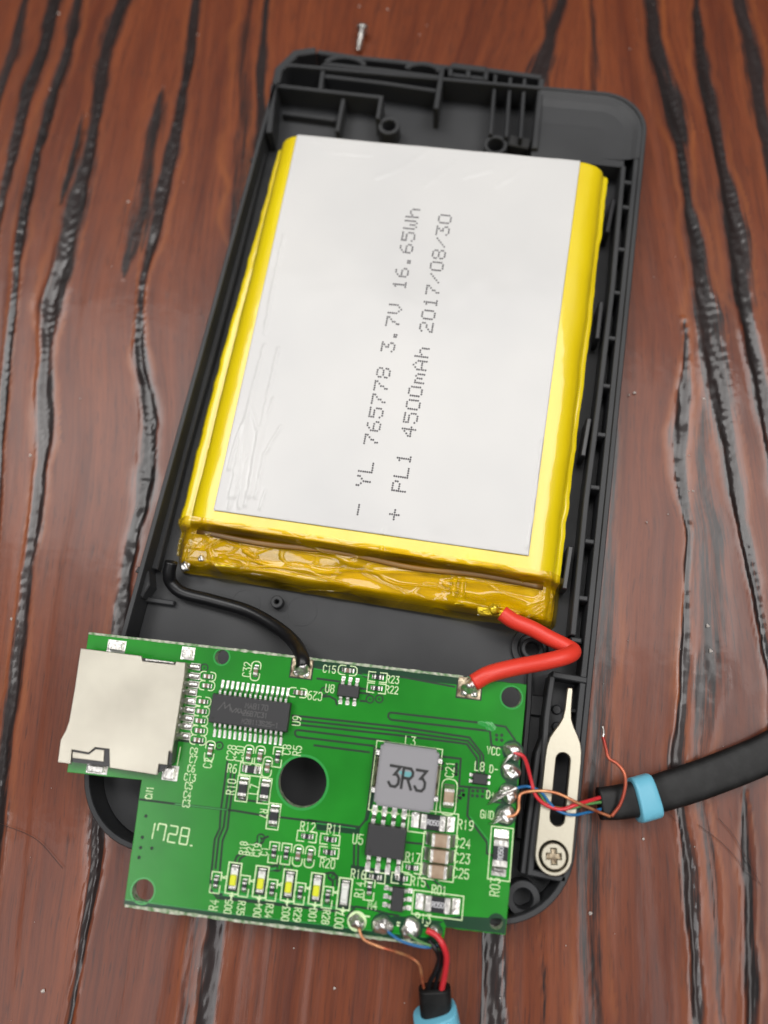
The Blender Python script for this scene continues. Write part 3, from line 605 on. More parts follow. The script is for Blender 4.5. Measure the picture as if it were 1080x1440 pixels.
# folded pouch edge, browned to paint the shoulder's shadow line, and protection board below the tape
link('pouch_fold_shadow', tube('pouch_fold_shadow', [(-27, -39.1, -2.2), (-16, -39.5, -2.0), (-4, -38.9, -2.1), (8, -39.5, -2.2), (18, -39.0, -2.1), (28, -39.3, -2.3)], 1, 14, 6, prof=(.9, .7)), M['amberdark'], bat)
link('protection_board', box_mesh(50, 2.2, .6, .1), M['flux'], bat, (0, -42.0, -4.1))
for q, sx, sy in (((322, 795), 5.0, 2.6), ((700, 862), 6.4, 3.0), ((655, 848), 3.6, 2.6)):
    c = BAT.loc(*q, -3); link('terminal_tab', box_mesh(sx, sy, .7, .2), M['tin'], bat, (c[0], c[1] + 1.0, -3.9), .1)
for q, r in (((262, 797), .8), ((695, 857), .9), ((284, 786), .5)):
    c = BAT.loc(*q, -3); bm = bmesh.new(); bmesh.ops.create_icosphere(bm, subdivisions=3, radius=r * U)
    for v in bm.verts: v.co.z *= .7; v.co *= 1 + .15 * math.sin(v.co.x * 70 + v.co.y * 50)
    me = bpy.data.meshes.new('solder_blob'); bm.to_mesh(me); bm.free()
    for p in me.polygons: p.use_smooth = True
    link('solder_blob', me, M['solder'], bat, (c[0], c[1], -2.6))

# dot matrix print on the label
DOT = {'-': ['', '', '', '11111', '', '', ''], '+': ['', '00100', '00100', '11111', '00100', '00100', ''], ' ': [''] * 7, '.': ['', '', '', '', '', '01100', '01100'],
 '0': ['01110', '10001', '10001', '10001', '10001', '10001', '01110'], '1': ['00100', '01100', '00100', '00100', '00100', '00100', '01110'], '2': ['01110', '10001', '00001', '00110', '01000', '10000', '11111'],
 '3': ['11111', '00010', '00100', '00110', '00001', '10001', '01110'], '4': ['00010', '00110', '01010', '10010', '11111', '00010', '00010'], '5': ['11111', '10000', '11110', '00001', '00001', '10001', '01110'],
 '6': ['00110', '01000', '10000', '11110', '10001', '10001', '01110'], '7': ['11111', '00001', '00010', '00100', '00100', '01000', '01000'], '8': ['01110', '10001', '10001', '01110', '10001', '10001', '01110'],
 'Y': ['10001', '10001', '01010', '00100', '00100', '00100', '00100'], 'L': ['10000', '10000', '10000', '10000', '10000', '10000', '11111'], 'V': ['10001', '10001', '10001', '10001', '10001', '01010', '00100'],
 'W': ['10001', '10001', '10001', '10101', '10101', '10101', '01010'], 'h': ['10000', '10000', '10110', '11001', '10001', '10001', '10001'], 'P': ['11110', '10001', '10001', '11110', '10000', '10000', '10000'],
 'm': ['', '', '11010', '10101', '10101', '10101', '10001'], 'A': ['00100', '01010', '10001', '10001', '11111', '10001', '10001'], '/': ['', '00001', '00010', '00100', '01000', '10000', '']}
def dot_text(s, p0, p1, hgt):
    a = np.array(BAT.loc(*p0)); b = np.array(BAT.loc(*p1)); d = b - a; pitch = np.linalg.norm(d) / (len(s) - 1); d /= np.linalg.norm(d); upv = np.array([-d[1], d[0]])
    px_ = pitch / 6.0 * .98; py_ = hgt / 6.3
    for ci, ch in enumerate(s):
        V = []; F = []
        for r, row in enumerate(DOT[ch]):
            for c_, bit in enumerate(row):
                if bit != '1': continue
                q = a + d * (ci * pitch + (c_ - 2) * px_) + upv * ((3 - r) * py_) + RNG.normal(0, .012, 2)
                h = float((.26 + top_h(q[:1], q[1:2]) + creases(q[:1], q[1:2]) + fbm(q[:1] * .09, q[1:2] * .07, 440, 3) * .30 + fbm(q[:1] * .5, q[1:2] * .4, 445, 3) * .02)[0]) + .03
                k = len(V); rx_, ry_ = .19, .17
                for t in range(6):
                    e = q + d * rx_ * math.cos(t * math.pi / 3) + upv * ry_ * math.sin(t * math.pi / 3); V.append((e[0], e[1], h))
                F.append(tuple(range(k, k + 6)))
        if V: link('printed_character', mesh('printed_character', V, F), M['ink'], bat)
dot_text('- YL 765778 3.7V 16.65Wh', (504.3, 717.5), (580.5, 301), 2.15)
dot_text('+ PL1 4500mAh 2017/08/30', (554.8, 724.5), (625.5, 309.5), 2.15)

# battery leads
def P3(*q): return [at(a, b, c) for a, b, c in q]
bl = link('battery_lead', tube('battery_lead', P3((241, 790, 5.0), (238, 806, 4.2), (241, 820, 3.2), (258, 834, 2.6), (300, 845, 2.6), (350, 860, 3.2), (392, 884, 5), (415, 905, 7.5), (425, 925, 11.4), (426, 938, 12.0)), 1.02, 14), M['blackwire'])
tag(bl, 'thick black insulated lead curving from the battery corner to the board', 'wire')
rl = link('battery_lead', tube('battery_lead', P3((706, 862, 6.8), (722, 873, 6.8), (748, 884, 6.4), (772, 897, 6), (796, 909, 6), (806, 916, 6.6), (796, 923, 8), (764, 931, 9), (722, 939, 10.4), (688, 948, 11.2), (666, 960, 11.0)), 1.2, 18), M['redwire'])
tag(rl, 'thick red insulated lead bent back from the battery to the board corner', 'wire')

# ------------------------------------------------------------------ circuit board
board = empty('circuit_board'); board.matrix_world = PCB.matrix()
tag(board, 'green circuit board with card slot lying across the lower end of the black shell', 'circuit board')
BT = 1.6
def pbl(pts): return [pb(*p) for p in pts]
edge = pbl([(740.5, 963), (711, 1315), (626.5, 1304.5), (622, 1331), (460, 1311), (174, 1274), (199, 1097), (94, 1086), (124.5, 890)])
def rough_edge(a, b, amp, n):
    P = []
    for i in range(n):
        t = i / n; d = np.array(b) - np.array(a); nn = np.array([-d[1], d[0]]) / np.linalg.norm(d)
        q = np.array(a) + d * t + nn * amp * (0 if i == 0 else RNG.uniform(-1, 1)); P.append((float(q[0]), float(q[1])))
    return P
outer = [edge[0]] + rough_edge(edge[0], edge[1], .03, 12)[1:] + rough_edge(edge[1], edge[2], .05, 10) + rough_edge(edge[2], edge[3], .03, 3) + rough_edge(edge[3], edge[4], .09, 20) + rough_edge(edge[4], edge[5], .09, 30) + rough_edge(edge[5], edge[6], .03, 8) + rough_edge(edge[6], edge[7], .04, 6) + rough_edge(edge[7], edge[8], .03, 6) + rough_edge(edge[8], edge[0], .10, 56)
HOLES = [((425.3, 1100), 3.35), ((201, 1253), 1.5), ((312, 924), 1.02), ((719.2, 980.6), 1.42), ((698, 1298), .86)]
hl = [circle(*pb(*c), r, 40 if r > 2 else 28) for c, r in HOLES]
me = prism('board', outer, hl, -BT, 0, .05)
me.materials.append(M['mask']); me.materials.append(M['lam_edge'])
for p in me.polygons:
    if abs(p.normal.z) < .5: p.material_index = 1
pcb = link('board', me, None, board)
ZL = .012
def lay(name, V, F, m, parent=pcb): return link(name, mesh(name, V, F), M[m], parent)
def flat(name, P, m, z=ZL, hole=None):
    LL = [P] + ([hole] if hole else []); T_ = geometry.tessellate_polygon([[Vector((x, y, 0)) for x, y in L] for L in LL]); P = [q for L in LL for q in L]
    return lay(name, [(x, y, z) for x, y in P], [tuple(t) for t in T_], m)
# darker strips without copper
for P in ([(440, 925.5), (655, 951), (652, 964), (440, 939)], [(622, 1291), (647, 1288), (712, 1292), (710.5, 1313.5), (627.5, 1303.5)], [(445, 1155), (507, 1163), (505, 1174), (445, 1167)],
          [(526, 1051), (538, 1053), (532, 1100), (518, 1153), (507, 1161), (514, 1150)], [(175, 1264), (326, 1284), (460, 1300), (621, 1320), (621, 1329.5), (460, 1309.5), (326, 1292), (174.5, 1272.5)], [(493, 1216), (570, 1227), (568, 1246), (520, 1240), (494, 1232)],
          [(712, 1064), (730, 1066), (727, 1105), (712, 1102), (706, 1085)], [(524, 1292), (560, 1288), (625, 1296), (600, 1306), (530, 1300)], [(301, 1255), (480, 1275), (490, 1270), (500, 1276), (470, 1283), (312, 1265)]):
    flat('bare_strip', pbl(P), 'lam', .008, circle(*pb(698, 1298), .87, 24) if P[0] == (622, 1291) else None)
for a_, b_, nn_ in ((pb(330, 913.5), pb(664, 953.5), 90), (pb(125, 890.5), pb(330, 913.5), 50), (pb(326, 1294), pb(620, 1330), 66), (pb(176, 1273.5), pb(326, 1293.5), 26)):
    V = []; F = []; d_ = np.array(b_) - np.array(a_); n2 = np.array([-d_[1], d_[0]]) / np.linalg.norm(d_); w0 = .0
    for i in range(nn_ + 1):
        q = np.array(a_) + d_ * i / nn_; w0 = .6 * w0 + RNG.uniform(-.09, .10); e = .17 + abs(w0) * (1.0 if nn_ != 50 else .5)
        for sgn in (-1, 1): p = q + n2 * sgn * e * .8; V.append((p[0], p[1], .03 + .05 * RNG.random()))
    F = [(2 * i, 2 * i + 1, 2 * i + 3, 2 * i + 2) for i in range(nn_)]; lay('frayed_edge', V, F, 'lam_edge')
def rnd(P, k=3, f=.3):
    """cut the corners of a trace the way a router does"""
    return P
TR = [[(410, 1006), (560, 1022), (640, 1034), (660, 1037), (679.5, 1062), (680.5, 1088)], [(410, 1012), (560, 1028), (640, 1039.5), (658, 1042), (675, 1062), (676, 1088)], [(410, 1018), (560, 1034), (640, 1044), (656.5, 1046.5), (670.5, 1066), (671, 1088)],
 [(196, 1124), (250, 1131), (330, 1140), (366, 1146), (400, 1150), (434, 1154), (446, 1156)], [(549, 1002), (680, 1017), (711, 1022), (724, 1040), (725, 1048)], [(549, 1012), (689, 1028), (691, 1048), (700, 1051), (716, 1050)],
 [(549, 1002), (546.5, 1004), (546, 1008), (549, 1012)], [(418, 1026.5), (546, 1042), (550, 1045), (550, 1049)], [(418, 1026.5), (415, 1028.5), (415, 1033), (418, 1036), (526, 1049)],
 [(320, 1070), (310.5, 1140), (309, 1165), (302, 1180), (296, 1240), (296, 1251), (306, 1263), (470, 1281), (494, 1274)], [(325, 1085), (316.5, 1145), (314.5, 1163), (307.5, 1179), (303, 1222)], [(330, 1087), (322, 1145), (320, 1165), (313, 1182), (309, 1226)],
 [(310, 1256), (330, 1258.5), (440, 1271), (482, 1275)], [(614, 1063), (648, 1067), (645.5, 1105.6), (684.5, 1109), (691, 1126.7), (718, 1131)], [(660, 1107), (657, 1147), (685, 1185), (684.5, 1200), (693, 1203.5)],
 [(571, 1184.5), (596, 1187)], [(498, 1187), (497.5, 1222)], [(504, 1187), (503, 1223)], [(445, 938.5), (477, 945)], [(445, 954), (478, 958.5)], [(502, 945), (512, 951), (520, 953)], [(560, 951), (640, 966)],
 [(507, 968), (518, 969.5)], [(506, 974), (520, 976)], [(506, 985.5), (517, 986.5)], [(452, 980), (463, 979), (472, 984), (474, 992)], [(441, 1048), (520, 1058)], [(336, 1124), (369, 1128)],
 [(378, 1176), (368, 1180), (358, 1187)], [(371, 1183), (363, 1189)], [(330, 1212), (333, 1204), (344, 1198)], [(335, 1214), (338, 1207), (346, 1202)], [(374, 1218.5), (392, 1217)], [(376, 1223.5), (392, 1224)],
 [(455, 1229), (465, 1227), (474, 1232), (474, 1246)], [(461, 1233), (468, 1238), (468, 1248)], [(487, 1290), (500, 1275), (520, 1278), (545, 1285), (562, 1288)], [(586, 1228), (596, 1237), (604, 1250)], [(608, 1236), (624, 1250)],
 [(250, 1041), (300, 1047)], [(432, 1153), (506, 1163), (514, 1153), (520, 1118), (527, 1050)]]
for P in TR: lay('trace_gap', *ribbon('', pbl(P), .29, ZL), 'gap')
for P in [[(320, 1139), (246, 1130.5)], [(611, 1236), (627, 1250)], [(661, 1148), (686.5, 1181), (687, 1198)], [(445, 1157.5), (500, 1165)], [(441, 940.5), (520, 951)], [(176, 1265), (326, 1285), (600, 1318)]]:
    lay('pale_trace_line', *ribbon('', pbl(P), .12, ZL + .004), 'copper_mask')  # thin lines of paler green masked copper
for P in [[(378, 1223), (388, 1221)], [(364, 1186), (366, 1178)], [(300, 1253), (475, 1276)], [(313, 1258), (480, 1278.5)]]:
    lay('trace', *ribbon('', pbl(P), .25, ZL + .003), 'copper_mask')
dot_me = cached('via', lambda: mesh('via', [(x, y, .014) for x, y in circle(0, 0, .24, 10)], [tuple(range(10))]))
VIA = [(500 + a / 6.75, 1020 + b / 6.75) for a, b in ((825, 360), (960, 370), (955, 400), (960, 435), (950, 465), (990, 620), (1025, 660), (960, 680), (990, 690), (960, 720), (820, 410), (930, 410))] + \
      [(640 + a / 9, 1030 + b / 9) for a, b in ((225, 740), (285, 740), (350, 745), (220, 800), (280, 805), (345, 810), (15, 405), (15, 465), (15, 530), (100, 735), (105, 795), (50, 770), (65, 830), (15, 865))] + \
      [(640 + a / 9, 930 + b / 9) for a, b in ((525, 935), (590, 935), (525, 990), (590, 1000))] + [(160 + a / 3.6, 1110 + b / 3.6) for a, b in ((163, 135), (145, 243), (136, 295), (128, 345), (193, 298))]
for q in VIA: link('via', dot_me, M['gap'], pcb, (*pb(*q), 0))
def via_ring():
    V = [(x, y, .014) for x, y in circle(0, 0, .62, 24)] + [(x, y, .014) for x, y in circle(0, 0, .42, 24)]; return mesh('via_ring', V, [(i, (i + 1) % 24, 24 + (i + 1) % 24, 24 + i) for i in range(24)])
vr = via_ring(); vd = mesh('via_dot', [(x, y, .02) for x, y in circle(0, 0, .14, 10)], [tuple(range(10))])
for q in ((287.4, 939), (308.3, 1048.8), (366.8, 1178.6), (390.4, 1219.6), (405, 1221), (466.8, 1232.1), (520, 983.3), (533.3, 982.8), (456, 972)):
    r = link('via_ring', vr, M['gap'], pcb, (*pb(*q), 0)); link('via_dot', vd, M['gap'], pcb, (*pb(*q), 0))
def annulus(name, c, r0, r1, m, z=.016, n=40):
    V = [(x, y, z) for x, y in circle(*c, r1, n)] + [(x, y, z) for x, y in circle(*c, r0, n)]
    return lay(name, V, [(i, (i + 1) % n, n + (i + 1) % n, n + i) for i in range(n)], m)
for (c, r) in HOLES[:4]: annulus('hole_ring', pb(*c), r + .02, r + (.36 if r > 2 else .24), 'copper_mask')
annulus('hole_ring', pb(698, 1298), .88, 1.2, 'lam')

# stroke lettering
G_ = {'0': [[(0, 1), (1, 0), (3, 0), (4, 1), (4, 5), (3, 6), (1, 6), (0, 5), (0, 1)]], '1': [[(1, 5), (2, 6), (2, 0)]], '2': [[(0, 5), (1, 6), (3, 6), (4, 5), (4, 4), (0, 0), (4, 0)]],
 '3': [[(0, 6), (4, 6), (2, 3.6), (3, 3.6), (4, 2.6), (4, 1), (3, 0), (1, 0), (0, 1)]], '4': [[(3, 0), (3, 6), (0, 2), (4, 2)]], '5': [[(4, 6), (0.3, 6), (0, 3.4), (3, 3.6), (4, 2.6), (4, 1), (3, 0), (1, 0), (0, 1)]],
 '6': [[(3.6, 6), (1.6, 6), (0, 3.5), (0, 1), (1, 0), (3, 0), (4, 1), (4, 2.4), (3, 3.4), (1, 3.4), (0, 2.6)]], '7': [[(0, 6), (4, 6), (1.5, 0)]], '8': [[(1, 3.2), (0, 4), (0, 5), (1, 6), (3, 6), (4, 5), (4, 4), (3, 3.2), (1, 3.2), (0, 2.2), (0, 1), (1, 0), (3, 0), (4, 1), (4, 2.2), (3, 3.2)]],
 '9': [[(.4, 0), (2.4, 0), (4, 2.5), (4, 5), (3, 6), (1, 6), (0, 5), (0, 3.6), (1, 2.6), (3, 2.6), (4, 3.4)]], 'C': [[(4, 5), (3, 6), (1, 6), (0, 5), (0, 1), (1, 0), (3, 0), (4, 1)]],
 'R': [[(0, 0), (0, 6), (3, 6), (4, 5), (4, 4), (3, 3), (0, 3)], [(2, 3), (4, 0)]], 'P': [[(0, 0), (0, 6), (3, 6), (4, 5), (4, 4), (3, 3), (0, 3)]], 'L': [[(0, 6), (0, 0), (4, 0)]], 'U': [[(0, 6), (0, 1), (1, 0), (3, 0), (4, 1), (4, 6)]],
 'D': [[(0, 0), (0, 6), (2.6, 6), (4, 4.6), (4, 1.4), (2.6, 0), (0, 0)]], 'V': [[(0, 6), (2, 0), (4, 6)]], 'G': [[(4, 5), (3, 6), (1, 6), (0, 5), (0, 1), (1, 0), (3, 0), (4, 1), (4, 3), (2.4, 3)]], 'N': [[(0, 0), (0, 6), (4, 0), (4, 6)]],
 'M': [[(0, 0), (0, 6), (2, 2.4), (4, 6), (4, 0)]], 'A': [[(0, 0), (2, 6), (4, 0)], [(.8, 2.2), (3.2, 2.2)]], 'K': [[(0, 0), (0, 6)], [(4, 6), (0, 2.6)], [(1.3, 3.6), (4, 0)]], 'B': [[(0, 0), (0, 6), (3, 6), (4, 5), (4, 4), (3, 3.2), (0, 3.2)], [(3, 3.2), (4, 2.2), (4, 1), (3, 0), (0, 0)]],
 '+': [[(2, 1), (2, 5)], [(0, 3), (4, 3)]], '-': [[(0.3, 3), (3.7, 3)]], '.': [[(1.6, 0), (2.4, 0)]], 'S': [[(4, 5), (3, 6), (1, 6), (0, 5), (0, 4), (1, 3.2), (3, 3), (4, 2.2), (4, 1), (3, 0), (1, 0), (0, 1)]], 'J': [[(3.4, 6), (3.4, 1), (2.6, 0), (1, 0), (0, 1)]]}
def stroke_text(s, h, sw, wf=.62, gap=.32, z=0.0, glyphs=None):
    """list of (V, F) joined, centred on the origin, cap height h"""
    g = glyphs or G_; cw = h * wf; adv = cw + h * gap; tot = adv * len(s) - h * gap; V = []; F = []
    for i, ch in enumerate(s):
        ox = -tot / 2 + i * adv
        for k, st in enumerate(g.get(ch, [])):
            P = [(ox + x / 4 * cw, y / 6 * h - h / 2) for x, y in st]; P = [P[0]] + [q for a, q in zip(P[:-1], P[1:]) if abs(a[0] - q[0]) + abs(a[1] - q[1]) > 1e-6]
            e = .45 * sw; a, b = np.array(P[0]), np.array(P[1]); P[0] = tuple(a - (b - a) / np.linalg.norm(b - a) * e); a, b = np.array(P[-1]), np.array(P[-2]); P[-1] = tuple(a - (b - a) / np.linalg.norm(b - a) * e)
            v, f = ribbon('', P, sw, z + .0006 * k + .0003 * (i % 2)); o = len(V); V += v; F += [tuple(q + o for q in t) for t in f]
    return V, F
def silk(s, px, py, rot=0, h=1.18, sw=.12, z=.022, parent=pcb, m='silk', wf=.43, gap=.22, name='printed_text'):
    h *= .95; c = pb(px, py, z); V, F = stroke_text(s, h, sw, wf, gap)
    return link(name, mesh(name, V, F), M[m], parent, (*c, z), math.radians(rot))
for a in [('C32', 347.6, 941.5, 90), ('C29', 443, 978.6, 180), ('U9', 417, 1013.7, 90), ('C9', 272.5, 1056.4, 0, .95, .12), ('C7', 271.8, 1068.2, 0, .95, .12), ('C6', 269, 1080.7, 0, .95, .12), ('C13', 267.2, 1093.2, 0, .95, .12), ('C5', 265.5, 1105, 0, .95, .12), ('C4', 263.4, 1117.5, 0, .95, .12), ('C3', 262, 1130, 0, .95, .12),
          ('C2', 292.2, 1073, 90), ('C28', 325, 1058.5, 90), ('C30', 336.8, 1059.9, 90), ('C8', 403, 1054.2, 90), ('R5', 417.8, 1055.6, 90), ('R6', 326.4, 1080.7), ('R10', 325, 1106.4, 90), ('L7', 357, 1110, 90), ('R7', 370.5, 1144, -90, 1.0),
          ('R12', 432.8, 1162.6), ('R11', 470.3, 1166), ('R20', 460.6, 1214), ('R18', 341.8, 1192.5, 90, .95), ('R21', 351.6, 1194, 90, .95), ('C19', 361.6, 1195.3, 90, .95), ('C1', 371.6, 1197, 90, .95), ('CN1', 210, 1114.6, 90, .95, .15),
          ('R4', 300.6, 1272.8, 90), ('D05', 321, 1275, 90, 1.0), ('R35', 338.9, 1277, -90, 1.0), ('D04', 362.2, 1280, 90, 1.0), ('R34', 378.3, 1281, -90, 1.0), ('D03', 401.7, 1285, 90, 1.0), ('R29', 418.3, 1286.5, -90, 1.0), ('D01', 439.4, 1287.6, -90, 1.0), ('R28', 458.3, 1289.8, -90, 1.0), ('D07', 477, 1294, 90, 1.15),
          ('+', 325.6, 1259.6, 0, 1.15, .2), ('+', 364.4, 1264, 0, 1.15, .2), ('+', 403.9, 1268.6, 0, 1.15, .2), ('+', 442.8, 1273.2, 0, 1.15, .2), ('+', 482, 1281, 0, 1.15, .2),
          ('K', 315, 1233, 90, .8), ('K', 354, 1238, 90, .8), ('K', 393, 1243, 90, .8), ('K', 433, 1248, 90, .8), ('K', 472, 1254, 90, .8),
          ('L3', 577, 1042.2, 0, 1.3), ('C21', 632.6, 1082, 90, 1.2), ('R19', 654.8, 1160, 0, 1.25), ('C24', 650.5, 1185.6, 0, 1.25), ('C23', 649.5, 1207, 0, 1.25), ('C25', 648.2, 1228.3, 0, 1.25), ('R17', 580.6, 1205.6, 0, 1.15), ('R16', 503.9, 1229.4, 0, 1.15), ('R15', 588, 1239.6, 0, 1.15),
          ('R14', 505, 1251, 90, 1.1), ('M4', 523.9, 1272.8, 0, 1.1), ('R13', 594.9, 1291.4, 0, 1.2), ('R01', 617.6, 1251.9, 0, 1.15), ('R03', 696, 1247.3, 90, 1.3), ('U5', 503.3, 1180, 0, 1.3), ('U8', 463.9, 968.3, 0, 1.15), ('C15', 463.3, 941, 0, 1.05),
          ('R23', 552.2, 955.6, 0, 1.05), ('R22', 551, 970, 0, 1.05), ('VCC', 693.9, 1056, 0, 1.05), ('D-', 694.4, 1081.7, 0, 1.05), ('D+', 690, 1117.8, 0, 1.05), ('GND', 685, 1145.6, 0, 1.05), ('L8', 674.4, 1077.8, 0, 1.2)]: silk(*a)
SEG = {'1': [[(4, 0.3), (4, 2.7)], [(4, 3.3), (4, 5.7)]], '7': [[(.3, 6), (3.7, 6)], [(4, 5.7), (4, 3.3)], [(4, 2.7), (4, .3)], [(0, 5.7), (0, 3.6)]], '2': [[(.3, 6), (3.7, 6)], [(4, 5.7), (4, 3.3)], [(.3, 3), (3.7, 3)], [(0, 2.7), (0, .3)], [(.3, 0), (3.7, 0)]],
       '8': [[(.3, 6), (3.7, 6)], [(4, 5.7), (4, 3.3)], [(0, 5.7), (0, 3.3)], [(.3, 3), (3.7, 3)], [(0, 2.7), (0, .3)], [(4, 2.7), (4, .3)], [(.3, 0), (3.7, 0)]], '.': [[(0, 0), (.6, 0)]]}
V, F = stroke_text('1728.', 2.1, .19, .52, .26, 0, SEG); c = pb(243, 1173); link('printed_text', mesh('printed_text', V, F), M['silk'], pcb, (*c, .022), math.radians(-2))
def outline(px, py, L, Wd, kind='rect', rot=0, gapped=False, sw=.14, h=0):
    """white outline printed round a component"""
    c = pb(px, py); x, y = L / 2, Wd / 2
    if kind == 'round': r = y * .75; P = [(x - r + r * math.cos(math.radians(a)), y - r + r * math.sin(math.radians(a))) for a in (90, 60, 30, 0)] + [(x - r + r * math.cos(math.radians(a)), -y + r + r * math.sin(math.radians(a))) for a in (0, -30, -60, -90)]
    else: P = [(x, y), (x, -y)]
    P2 = [(-a, -b) for a, b in P]
    if not gapped: V, F = ribbon('', P + P2, sw, 0, True); 
    else:
        g = min(.28, x * .25); V, F = ribbon('', [(g, y)] + P + [(g, -y)], sw, 0); v, f = ribbon('', [(-g, -y)] + P2 + [(-g, y)], sw, 0); o = len(V); V = V + v; F = F + [tuple(q + o for q in t) for t in f]
    return link('component_outline', mesh('component_outline', V, F), M['silk'], pcb, (*c, .02), math.radians(rot))
# two-terminal parts
def wedge_mesh(cx, L, w, h, ext, sgn):
    """end cap and the solder fillet that flows from it to the pad"""
    x0, x1 = cx * sgn, (cx + L) * sgn; xe = (cx + L + ext) * sgn; hw = w / 2
    V = []; secs = [(x0, h + .02, hw + .01), (x1 - .06 * sgn, h + .02, hw + .01), (x1 + .02 * sgn, h * .82, hw + .01), (x1 + .2 * ext * sgn, h * .38, hw + .02), (x1 + .6 * ext * sgn, h * .16, hw + .03), (xe, .03, hw)]
    F = []
    for x, z, y in secs: V += [(x, -y, 0), (x, -y * .97, z), (x, y * .97, z), (x, y, 0)]
    for i in range(len(secs) - 1):
        for j in range(4): a = i * 4 + j; b = i * 4 + (j + 1) % 4; F.append((a, b, b + 4, a + 4))
    F += [(0, 1, 2, 3), tuple(len(V) - 4 + q for q in range(4))]
    return mesh('terminal', V, F)
def chip2(name, px, py, rot, L, w, h, body, term='tin', tl=.28, ext=.3, text=None, label=None, lm='white', th=None):
    c = pb(px, py, h); key = (L, w, h)
    bme = cached(('b',) + key + (body,), lambda: box_mesh((L - .04), w, h, .05)); o = link(name, bme, M[body], board, (*c, 0), math.radians(rot))
    if label: o['label'] = label
    for s in (1, -1):
        tm = cached(('t', s, tl, ext) + key, lambda: wedge_mesh(L / 2 - tl, tl, w, h, ext, s)); link('terminal', tm, M[term], o)
    if text:
        V, F = stroke_text(text, th or w * .42, (th or w * .42) * .17, .48, .2); t = link('printed_text', mesh('printed_text', V, F), M[lm], o, (0, 0, h + .012), 0)
        if abs(rot) > 45: t.rotation_euler.z = 0
    return o
S = 'capacitor'
for q in ((292.2, 951), (290.8, 964.2), (285.3, 986.4), (283.2, 1000.3), (281, 1013.5), (280.4, 1027.4), (278.3, 1040.6)):
    chip2(S, q[0] - 1, q[1], 0, 1.0, .55, .45, 'capdark', 'tin', .3, .22); outline(q[0], q[1], 2.3, 1.25, 'round', 0, True)
for x, y in ((359.4, 943.6), (295, 1056), (349.3, 1062), (365.3, 1063.3), (375.7, 1078.6), (418.9, 1203), (435.6, 1205)):
    chip2(S, x, y, 90, 1.05, .6, .5, 'capdark', 'tin', .3, .32); outline(x, y, 2.7, 1.3, 'round', 90, True)
chip2(S, 421, 974, 0, 1.05, .6, .5, 'capdark', 'tin', .3, .4); outline(419, 974, 2.7, 1.25, 'round', 0, True)
chip2(S, 488.9, 942.8, 0, 1.05, .6, .5, 'capdark', 'tin', .3, .35); outline(488.9, 942.8, 2.7, 1.3, 'round', 0, True)
for x, y, r in ((390, 1064.7, 90), (431.4, 1176.5, 0), (464, 1180.7, 0), (462.6, 1198.8, 0), (384.9, 1198.8, 90), (402.2, 1200.8, 90), (303.3, 1241, 90), (343.3, 1246, 90), (382.2, 1251.7, 90), (421.7, 1256.7, 90), (460.6, 1262, 90),
                (579.4, 1220.6, 0), (527.8, 1233.9, 0), (564.4, 1235.6, 0), (519.4, 1251, 90), (531.1, 952.2, 0), (529.4, 967.8, 0)):
    chip2('resistor', x, y, r, 1.05, .58, .4, 'res', 'tin', .28, .3); outline(x, y, 2.65, 1.3, 'rect', r, True)
chip2('resistor', 352.8, 1082, 0, 1.7, .95, .5, 'res', 'tin', .35, .45); outline(352.8, 1082, 3.1, 1.6)
for x, y in ((341, 1109), (372, 1112), (384.7, 1148)):
    chip2('resistor', x, y, 90, 2.0, 1.15, .5, 'res', 'tin', .42, .4); outline(x, y, 3.35, 1.65, 'rect', 90)
for x, y, r, n in ((609, 1157, 0, 'R050'), (615.6, 1272.6, 0, 'R050'), (703.9, 1200.3, 90, 'R050')):
    chip2('resistor', x, y, r, 3.4, 1.95, .6, 'res', 'tin', .8, 1.25, n, None, 'white', .62); outline(x, y, 6.7, 2.95, 'rect', r)
for x, y in ((619, 1183), (616.7, 1205), (614.4, 1226.7)):
    chip2('capacitor', x + 1, y, 0, 2.5, 1.6, 1.3, 'cap', 'tin', .42, .75, None, 'tan ceramic capacitor of the stack of three'); outline(x, y, 4.5, 1.95, 'rect', 0, True)
chip2('capacitor', 631.5, 1121, 90, 2.2, 1.35, 1.2, 'cap', 'tin', .42, .45, None, 'tan ceramic capacitor standing alone beside the inductor'); outline(631, 1120.7, 4.7, 2.1, 'round', 90)
# light-emitting diodes
for i, (x, y) in enumerate(((328.3, 1235), (366.7, 1240), (406.1, 1245), (445, 1250), (484.4, 1257.2))):
    c = pb(x, y, .4); outline(x, y, 3.9, 1.75, 'rect', 90, False, .17)
    flat('led_pad', [(c[0] - .68, c[1] - 1.75), (c[0] + .68, c[1] - 1.75), (c[0] + .68, c[1] + 1.75), (c[0] - .68, c[1] + 1.75)], 'gap', .015)
    o = link('led', cached('led', lambda: box_mesh(2.7, .95, .35, .04)), M['ledbase'], board, (*c, .02), math.radians(90)); o['label'] = 'white unlit indicator light' if i == 4 else 'indicator light with yellow window'
    for s in (1, -1): link('terminal', cached(('lt', s), lambda: wedge_mesh(1.02, .3, .95, .36, .25, s)), M['tin'], o)
    link('lens', cached('lens%d' % (i == 4), lambda: box_mesh(1.35, .88, .42, .1)), M['led' if i < 4 else 'ledbase'], o, (-.22 if i < 4 else 0, 0, .3))
